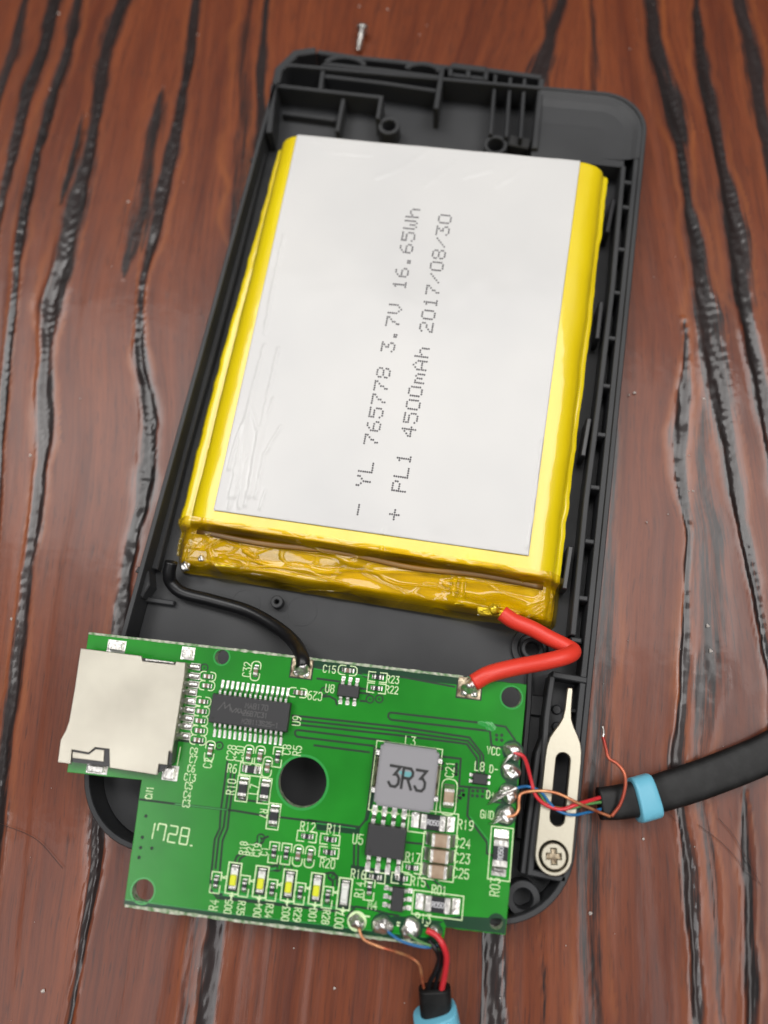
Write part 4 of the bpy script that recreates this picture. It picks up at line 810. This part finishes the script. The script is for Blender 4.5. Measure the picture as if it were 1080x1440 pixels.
# gull-wing chips
def pin_mesh(L, w, h):
    """one bent leg running out along +x"""
    P = [(0, h), (L * .28, h), (L * .48, .10), (L, .06)]; t = .13; V = []; F = []
    for x, z in P: V += [(x, -w / 2, z - t / 2), (x, w / 2, z - t / 2), (x, w / 2, z + t / 2), (x, -w / 2, z + t / 2)]
    for i in range(3):
        for j in range(4): F.append((i * 4 + j, i * 4 + (j + 1) % 4, i * 4 + 4 + (j + 1) % 4, i * 4 + 4 + j))
    F += [(0, 1, 2, 3), (12, 13, 14, 15)]; return mesh('pin', V, F)
def icbody(L, w, h):
    V = []; F = []; hh = h * .5
    for z, e in ((.08, .10), (hh, 0), (h - .02, .13), (h, .18)): V += [(-L / 2 + e, -w / 2 + e, z), (L / 2 - e, -w / 2 + e, z), (L / 2 - e, w / 2 - e, z), (-L / 2 + e, w / 2 - e, z)]
    for i in range(3):
        for j in range(4): F.append((i * 4 + j, i * 4 + (j + 1) % 4, i * 4 + 4 + (j + 1) % 4, i * 4 + 4 + j))
    F += [(0, 1, 2, 3), (12, 13, 14, 15)]; return mesh('chip', V, F)
def ic(px, py, L, w, h, n, pitch, pl, pw, rot=0, label=None, sides='ns', m='epoxy', dot=None):
    c = pb(px, py, h); o = link('chip', icbody(L, w, h), M[m], board, (*c, 0), math.radians(rot))
    if label: o['label'] = label
    pm = pin_mesh(pl, pw, h * .45); pad = box_mesh(pl * .55, pw * 1.25, .03)
    for s in (1, -1):
        for i in range(n):
            x = (i - (n - 1) / 2) * pitch
            p = link('pin', pm, M['tin'], o, (x, s * (w / 2 - .02), 0), math.radians(90 * s))
            link('solder_pad', pad, M['solder'], o, (x, s * (w / 2 + pl * .82), 0), math.radians(90 * s))
    if dot: link('pin_one_dimple', mesh('dimple', [(x, y, h + .006) for x, y in circle(0, 0, dot[2], 16)], [tuple(range(16))]), M['black'], o, (dot[0], dot[1], 0))
    return o
u9 = ic(350.6, 1002.4, 11.3, 4.05, 1.5, 14, .728, 1.75, .30, -.6, 'large black chip with twenty eight pins beside the card slot', dot=(-5.0, -1.35, .22))
def chiptext(o, s, x, y, h, z, sw=.09):
    V, F = stroke_text(s, h, sw, .55, .22); link('printed_text', mesh('printed_text', V, F), M['mark'], o, (x, y, z))
chiptext(u9, 'MA8170', .9, .95, .72, 1.508); chiptext(u9, '26B7C31', .85, -.1, .66, 1.508); chiptext(u9, 'M28113S25-1', 1.7, -1.2, .62, 1.508)
Vf = [ribbon('', [(x, y) for x, y in P], .12, 1.508) for P in ([(-4.5, -.2), (-3.7, 1.0), (-3.5, .2), (-2.9, .8), (-2.7, -.1)], [(-2.7, .4), (-2.4, -.2), (-1.9, .4)], [(-2.0, -.2), (-1.5, .4)], [(-1.9, .4), (-1.5, -.2), (-1.2, .0)], [(-1.3, .4), (-1.0, -.2), (-.6, -.1), (-.5, .4)], [(-.3, -.2), (-.1, .0)])]
V = []; F = []
for v, f in Vf: o_ = len(V); V += v; F += [tuple(q + o_ for q in t) for t in f]
link('maker_mark', mesh('maker_mark', V, F), M['mark'], u9)
u5 = ic(542.5, 1184.5, 5.35, 4.15, 1.5, 4, 1.36, 2.0, .52, -1.0, 'square black eight pin power chip below the grey inductor', dot=(-2.0, -1.35, .2))
for q in ((527, 1140), (540.5, 1142), (554.5, 1143.5), (568.5, 1145.8)):   # pale rings printed over the upper pads
    annulus('pad_ring', pb(*q), .2, .48, 'silk', .03, 16)
u8 = ic(489.8, 972, 3.15, 1.75, 1.1, 3, 1.0, .95, .42, -1.0, 'small black six pin chip near the upper edge of the board')
m4 = ic(558.9, 1265.5, 3.1, 1.7, 1.1, 3, 1.05, .95, .46, 90, 'small scorched black six pin chip near the bottom edge')
l8 = ic(675, 1095.8, 1.5, 2.1, .6, 2, .8, .35, .35, 90, 'tiny dark four terminal filter near the round solder joints')
# inductor
ci = pb(571.9, 1093.5, 3.0); L_, W_ = 8.0, 8.1
bm = bmesh.new(); bmesh.ops.create_cube(bm, size=1)
for v in bm.verts: v.co = Vector((v.co.x * L_, v.co.y * W_, (v.co.z + .5) * 2.9 + .12)) * U
bmesh.ops.bevel(bm, geom=[e for e in bm.edges if abs((e.verts[0].co - e.verts[1].co).z) > .1], offset=.4 * U, segments=3, affect='EDGES')
bmesh.ops.bevel(bm, geom=[e for e in bm.edges if all(v.co.z > 2.9 * U for v in e.verts)], offset=.22 * U, segments=2, affect='EDGES')
me = bpy.data.meshes.new('inductor'); bm.to_mesh(me); bm.free()
ind = link('inductor', me, M['ferrite'], board, (*ci, 0), math.radians(-1.2)); ind['label'] = 'square grey inductor block printed 3R3'
for s in (1, -1):
    tm = mesh('terminal', [(4.0 * s, -1.9, .05), (4.5 * s, -1.9, .05), (4.5 * s, 1.9, .05), (4.0 * s, 1.9, .05), (4.0 * s, -1.9, 1.7), (4.25 * s, -1.9, 1.5), (4.25 * s, 1.9, 1.5), (4.0 * s, 1.9, 1.7)], [(0, 1, 2, 3), (4, 5, 6, 7), (0, 1, 5, 4), (1, 2, 6, 5), (2, 3, 7, 6), (3, 0, 4, 7)])
    link('terminal', tm, M['flux'], ind)
    for t in (1, -1): link('solder_fillet', box_mesh(.7, .8, .35, .1), M['solder'], ind, (4.35 * s, t * 2.5, 0))
V, F = stroke_text('3R3', 2.6, .38, .50, .18); link('printed_text', mesh('printed_text', V, F), M['black'], ind, (.1, -.1, 3.035), math.radians(-1.5))
outline(570.5, 1096, 9.2, 9.2, 'rect', -1, True)
dab = [(-1.0 + .95 * math.cos(t) * (1 + .2 * math.sin(3 * t)) + .9, .45 + .42 * math.sin(t) * (1 + .2 * math.cos(2 * t))) for t in np.linspace(0, 6.1, 18)]
link('paint_dab', mesh('paint_dab', [(x, y, 3.03) for x, y in dab], [tuple(range(18))]), M['teal'], ind)
# card slot
ZS = 2.35
def ps(q): return pb(*q, ZS)
shellp = [ps(q) for q in ((113.3, 911.4), (199, 922.2), (200.5, 929.5), (246, 934.5), (247.5, 930), (254, 931), (261, 931.5), (259.5, 950), (242.3, 1057), (237.5, 1056.5), (235.5, 1076), (223.5, 1074.5), (221, 1090), (154, 1079.8), (153.5, 1053.5), (134, 1051), (125, 1058.5), (101, 1054.2), (99.5, 1074.5), (81, 1072), (85, 1040.5), (92.5, 1027), (97, 1014), (104.4, 971))]
slot = link('card_slot', prism('card_slot', shellp, (), ZS - .28, ZS, .07), M['nickel'], board); slot['label'] = 'wide silvery metal memory card slot'
inner = [ps(q) for q in ((116, 914), (258, 933), (240, 1074), (222, 1087), (100, 1072), (84.5, 1068), (99, 1016))]
link('slot_frame', prism('slot_frame', inner, (), .05, ZS - .30), M['plastic_gloss'], slot)
link('spring_tab', prism('spring_tab', [ps(q) for q in ((101, 1057), (124, 1061), (134, 1053.5), (146, 1055), (145, 1071.5), (101, 1066))], (), ZS - .55, ZS - .18, .05), M['nickel'], slot)
link('spring_tab', prism('spring_tab', [ps(q) for q in ((204, 926), (244, 931), (244, 933), (204, 928.5))], (), ZS - .5, ZS - .1, .04), M['tin'], slot)
side = [pb(q[0], q[1], 1.2) for q in ((261, 932), (263.5, 933), (245, 1058.5), (242.3, 1057))]
link('shell_flange', prism('shell_flange', side, (), .1, ZS - .2, .05), M['steel'], slot)
for q, sx, sy, zz in (((161.5, 908.5), 2.0, 1.2, .7), ((262, 918.5), 1.25, 1.3, .9), ((133.5, 1081.5), 2.3, .9, .8), ((236.5, 1088), 1.5, 1.5, 1.0)):
    c = pb(*q, zz); link('mounting_tab', box_mesh(sx, sy, zz, .15), M['tin'], slot, (*c, 0))
    link('tab_pad', box_mesh(sx + .7, sy + .5, .04), M['solder'], slot, (*c, 0))
for a, b, y in ((310, 430, 195), (300, 425, 290), (305, 410, 375), (300, 395, 455), (285, 382, 545), (270, 372, 635), (262, 360, 720), (245, 345, 800), (235, 325, 900)):
    x0, x1, yy = 220 + a / 7.2 - 3, 220 + b / 7.2, 910 + y / 7.2; p0 = pb(x0, yy - 1, .5); p1 = pb(x1, yy + 1, .3)
    o = link('contact', tube('contact', [(p0[0] - .3, p0[1], 1.3), (p0[0] + .25, p0[1], 1.0), (p0[0] + .7, p0[1] * .6 + p1[1] * .4, .35), (p1[0] - .2, p1[1], .22), (p1[0], p1[1], .12)], .3, 8, 3, prof=(.75, .3)), M['tin'], slot)
    link('solder_fillet', box_mesh(1.5, 1.0, .12, .05), M['solder'], slot, (p1[0] - .55, p1[1], 0))
lay('slot_mark', *ribbon('', pbl([(254, 1050), (246, 1094)]), .15, .02), 'silk')
# big solder joints
def blob(name, c, rx_, ry_, h, seed, m='solder', parent=board, z=0.0, tip=None, res=3):
    bm = bmesh.new(); bmesh.ops.create_icosphere(bm, subdivisions=res + 1, radius=1); r = random.Random(seed); ph = [r.uniform(0, 6) for _ in range(6)]
    for v in bm.verts:
        x, y, zz = v.co; a = math.atan2(y, x); k = 1 + .10 * math.sin(2 * a + ph[0]) + .07 * math.sin(3 * a + ph[1]) + .05 * math.sin(5 * a + ph[2] + 3 * zz)
        zt = max(zz, -.05); zt = zt * (1 + .22 * math.sin(2.2 * x + ph[3]) + .2 * math.sin(2.7 * y + ph[4]) + .10 * math.sin(6 * x + 5 * y + ph[5]))
        v.co = Vector((x * rx_ * k, y * ry_ * k, zt * h)) * U
        if tip:
            w_ = max(0, zz) ** 1.5; v.co += Vector((tip[0] * w_, tip[1] * w_, tip[2] * w_)) * U
    me = bpy.data.meshes.new(name); bm.to_mesh(me); bm.free()
    for p in me.polygons: p.use_smooth = True
    return link(name, me, M[m], parent, (c[0], c[1], z))
for i, (q, L_, W_) in enumerate((((424.5, 939.5), 3.0, 2.7), ((660, 967.5), 3.3, 2.8))):
    c = pb(*q); link('solder_pad', box_mesh(L_ + .35, W_ + .35, .04), M['gap'], board, (*c, 0)); link('solder_pad', box_mesh(L_, W_, .08, .03), M['flux'], board, (*c, 0), -.03)
    blob('solder_joint', (c[0] + .1, c[1] + .1), 1.15, 1.15, 1.15, 20 + i, tip=(.1, .35, .2)); blob('solder_joint', (c[0] - .55, c[1] - .6), .65, .6, .5, 31 + i); blob('solder_joint', (c[0] + .7, c[1] - .6), .6, .65, .45, 37 + i)
for i, (x, y, r) in enumerate(((721, 1056, 1.25), (718, 1084.5, 1.2), (715.5, 1115.5, 1.25), (711, 1145.6, 1.25), (502, 1295.5, 1.05), (537.8, 1301, 1.3), (577.8, 1305.5, 1.35), (612, 1309, .8))):
    c = pb(x, y); link('solder_pad', prism('solder_pad', circle(0, 0, r + .22, 28), (), 0, .05), M['lam' if i != 4 else 'silk'], board, (*c, 0))
    blob('solder_joint', (c[0], c[1]), r, r * .95, 1.0 if i < 4 else .75, 40 + i, tip=(.35 if i in (0, 3) else 0, -.15, .1))
    if i in (1, 2, 4): blob('solder_joint', (c[0] + .1, c[1] + .15), .5, .5, .5, 60 + i, z=.6)
for a, b in (((512, 1288), (520, 1289)), ((548, 1297), (553, 1297.5)), ((548, 1301), (553, 1301.5)), ((558, 1297), (563, 1298)), ((558, 1301), (564, 1302)), ((588, 1300.5), (593, 1301)), ((597, 1301.5), (602, 1302))):
    lay('trace_mark', *ribbon('', pbl([a, b]), .2, .02), 'silk')
# flux residue smear near the upper right
for (q, a, b) in (((683, 1018.5), 1.0, .5), ((690, 1022), .7, .7)):
    blob('flux_residue', pb(*q), a, b, .12, int(q[0]), m='copper_mask')

# ------------------------------------------------------------------ cables
def flatcable(name, P, w, h, label, m='cable', rf=None):
    o = empty(name, P[0]); base = np.array(P[0]); me = tube('jacket', [tuple(np.array(p) - base) for p in P], 1, 24, 10, prof=(w, h), rfun=rf)
    link('jacket', me, M[m], o); tag(o, label, 'cable', None); return o, base
def strand(parent, base, P, r, m, name='wire', label=None):
    o = link(name, tube(name, [tuple(np.array(p) - base) for p in P], r, 10, 8), M[m], parent)
    if label: o['label'] = label
    return o
cb, base = flatcable('usb_cable', P3((843, 1130, 4.5), (870, 1128, 4.0), (905, 1121, 3.0), (940, 1111, 2.0), (1000, 1091, 1.4), (1080, 1058, 1.4), (1160, 1012, 1.4), (1260, 940, 1.4), (1400, 820, 1.4)), 5.2, 2.2, 'flat black cable entering from the right edge with its thin wires stripped', rf=lambda t: .84 + .2 * min(1, t * 2.4))
def P3b(*q): return P3(*q)
def pbz(x, y, h): c = pb(x, y, h); return PCB.world(*c, h)
j = [pbz(722, 1058, 1.0), pbz(735, 1063, .8)]
strand(cb, base, j + P3((741, 1075, 9.5), (747, 1098, 8.5), (753, 1118, 8.3), (768, 1132, 7.8), (790, 1138, 7.6), (812, 1131, 7.2), (846, 1121, 5.0)), .27, 'thinred', 'red_wire')
strand(cb, base, [pbz(711, 1149, .8), pbz(722, 1147, .9)] + P3((729, 1139, 9.4), (730, 1124, 9.4), (735, 1115, 9.2), (760, 1112, 8.6), (785, 1116, 8.2), (812, 1129, 7.6), (840, 1141, 6.2), (858, 1148, 5.6)), .22, 'copper', 'copper_wire')
strand(cb, base, P3((860, 1148, 5.6), (872, 1131, 6.0), (879, 1108, 6.4), (878, 1088, 6.8), (868, 1074, 6.6), (856, 1066, 6.4), (852, 1052, 6.4), (848, 1036, 6.4)), .25, 'copperred', 'copper_wire', 'reddish wire curling up over the cable end')
strand(cb, base, P3((848, 1037, 6.4), (849, 1030, 6.4), (847, 1021, 6.6)), .16, 'tin', 'bare_strand')
strand(cb, base, [pbz(697, 1121, .5), pbz(710, 1115, 1.2), pbz(727, 1108, 1.0)], .26, 'tin', 'bare_strand')
strand(cb, base, [pbz(727, 1108, 1.0)] + P3((742, 1106, 8.4), (760, 1113, 8.4), (772, 1128, 7.9), (785, 1140, 7.6), (805, 1146, 7.3), (828, 1142, 6.0), (848, 1137, 4.8)), .20, 'thinblue', 'blue_wire')
strand(cb, base, P3((752, 1108, 8.0), (762, 1120, 7.8), (772, 1133, 7.5), (800, 1137, 7.3), (825, 1131, 6.4), (852, 1127, 4.8)), .20, 'thingreen', 'green_wire')
strand(cb, base, P3((842, 1140, 4.8), (852, 1136, 4.8), (860, 1134, 4.6)), .22, 'tin', 'bare_strand')
for k_ in range(5):
    a0 = pbz(712 + k_ * .8, 1150 - k_, .8); strand(cb, base, [a0, pbz(704 - 2 * k_, 1141 + 4 * k_, .5 + .1 * k_), pbz(700 - 3 * k_, 1146 + 3 * k_, .15)], .09, 'tin', 'bare_strand')
    strand(cb, base, [pbz(716, 1115, 1.0), pbz(704 - k_, 1112 + 3 * k_, .9), pbz(694 - 2 * k_, 1119 + 3 * k_, .2)], .08, 'tin', 'bare_strand')
    strand(cb, base, [pbz(722, 1060, 1.0), pbz(714 - k_, 1064 + 2 * k_, .8), pbz(708 - k_, 1070 + 2.5 * k_, .15)], .09, 'tin', 'bare_strand')
def clip_band(name, P, w, h, label):
    me = tube(name, P, 1, 24, 2, prof=(w, h)); o = link(name, me, M['blue']); tag(o, label, 'cable clip'); b = o.modifiers.new('soft', 'BEVEL'); b.width = .03; b.segments = 2; b.limit_method = 'ANGLE'; return o
clip_band('cable_clip', P3((892, 1125.5, 3.5), (899, 1124, 3.3), (906, 1122, 3.1), (920, 1118, 2.7)), 6.2, 3.4, 'pale blue plastic clip gripping the flat black cable at the right')
cb2, base2 = flatcable('usb_cable', P3((611, 1389, 4.2), (612, 1402, 3.9), (613, 1420, 3.4), (618, 1460, 2.4), (630, 1540, 1.7), (650, 1640, 1.6)), 4.3, 2.8, 'black cable end coming in from the bottom edge of the photo')
strand(cb2, base2, [pbz(502, 1296, .9), pbz(505, 1307, .6)] + P3((512, 1321, 9.0), (530, 1330, 9.0), (552, 1337, 8.4), (575, 1345, 7), (589, 1356, 6.4), (593, 1372, 5.5), (596, 1390, 4.6)), .20, 'copper', 'copper_wire')
strand(cb2, base2, [pbz(600, 1308, 1.0), pbz(613, 1315, 1.2)] + P3((622, 1327, 9.2), (628, 1345, 8.2), (626, 1368, 6.4), (621, 1392, 4.6)), .40, 'thinred', 'red_wire')
strand(cb2, base2, P3((603, 1322, 8.6), (612, 1334, 9.0), (617, 1348, 8), (612, 1366, 6.2), (605, 1380, 5.2), (602, 1392, 4.4)), .32, 'blackwire', 'black_wire')
strand(cb2, base2, P3((616, 1330, 7.9), (623, 1346, 7.4), (617, 1368, 6), (611, 1392, 4.3)), .28, 'blackwire', 'black_wire')
strand(cb2, base2, [pbz(545, 1310, .5)] + P3((562, 1322, 9.2), (582, 1329, 9.2), (600, 1332, 9.0), (614, 1330, 8.0)), .18, 'thinblue', 'blue_wire')
strand(cb2, base2, [pbz(572, 1312, .5)] + P3((590, 1324, 9.2), (606, 1330, 9.0), (618, 1336, 7.8)), .16, 'thingreen', 'green_wire')
clip_band('cable_clip', P3((611, 1423, 3.8), (613, 1430, 3.5), (617, 1450, 3.0), (620, 1466, 2.7)), 6.0, 4.3, 'pale blue plastic clip on the cable at the bottom edge')

# ------------------------------------------------------------------ specks and hairs on the table
V = []; F = []
spots = [(122, 161), (278, 48), (82, 18), (70, 125), (590, 48), (545, 12), (886, 68), (505, 8), (180, 283), (25, 325), (885, 555), (893, 552), (910, 734), (975, 690), (996, 880), (42, 640), (135, 1015), (830, 1284), (1000, 915), (905, 1180), (990, 560), (600, 35), (112, 560), (15, 870), (60, 1395), (470, 1390), (850, 310)]
for i in range(70): spots.append((RNG.uniform(0, 1080), RNG.uniform(0, 1440)))
for i, (x, y) in enumerate(spots):
    c = at(x, y, 0); r = (RNG.uniform(.12, .30) if i < 27 else RNG.uniform(.04, .11)); o = len(V); q = RNG.uniform(.5, 1.5, 6)
    for k in range(6): a = k * math.pi / 3; V.append((c[0] + r * q[k] * math.cos(a), c[1] + r * q[(k + 2) % 6] * math.sin(a), -.15))
    V.append((c[0], c[1], -.1 + r)); F += [(o + k, o + (k + 1) % 6, o + 6) for k in range(6)]
d = link('dust_specks', mesh('dust_specks', V, F), M['dust']); tag(d, 'pale dust specks scattered over the wooden table', 'dust', kind='stuff')
for P, lb in ((((0, 1158), (50, 1180), (88, 1221)), 'fine dark hair on the table left of the shell'), (((983, 1160), (1020, 1190), (1062, 1238)), 'longer fine hair on the table right of the cable'), (((1010, 1150), (1035, 1180), (1070, 1245)), 'fine hair beside another at the right photo edge'), (((928, 1133), (940, 1143), (952, 1155)), 'short reddish fibre beside the blue clip at the right')):
    h = link('hair', tube('hair', [at(x, y, .15) for x, y in P], .035, 6, 8), M['hair']); tag(h, lb, 'hair')
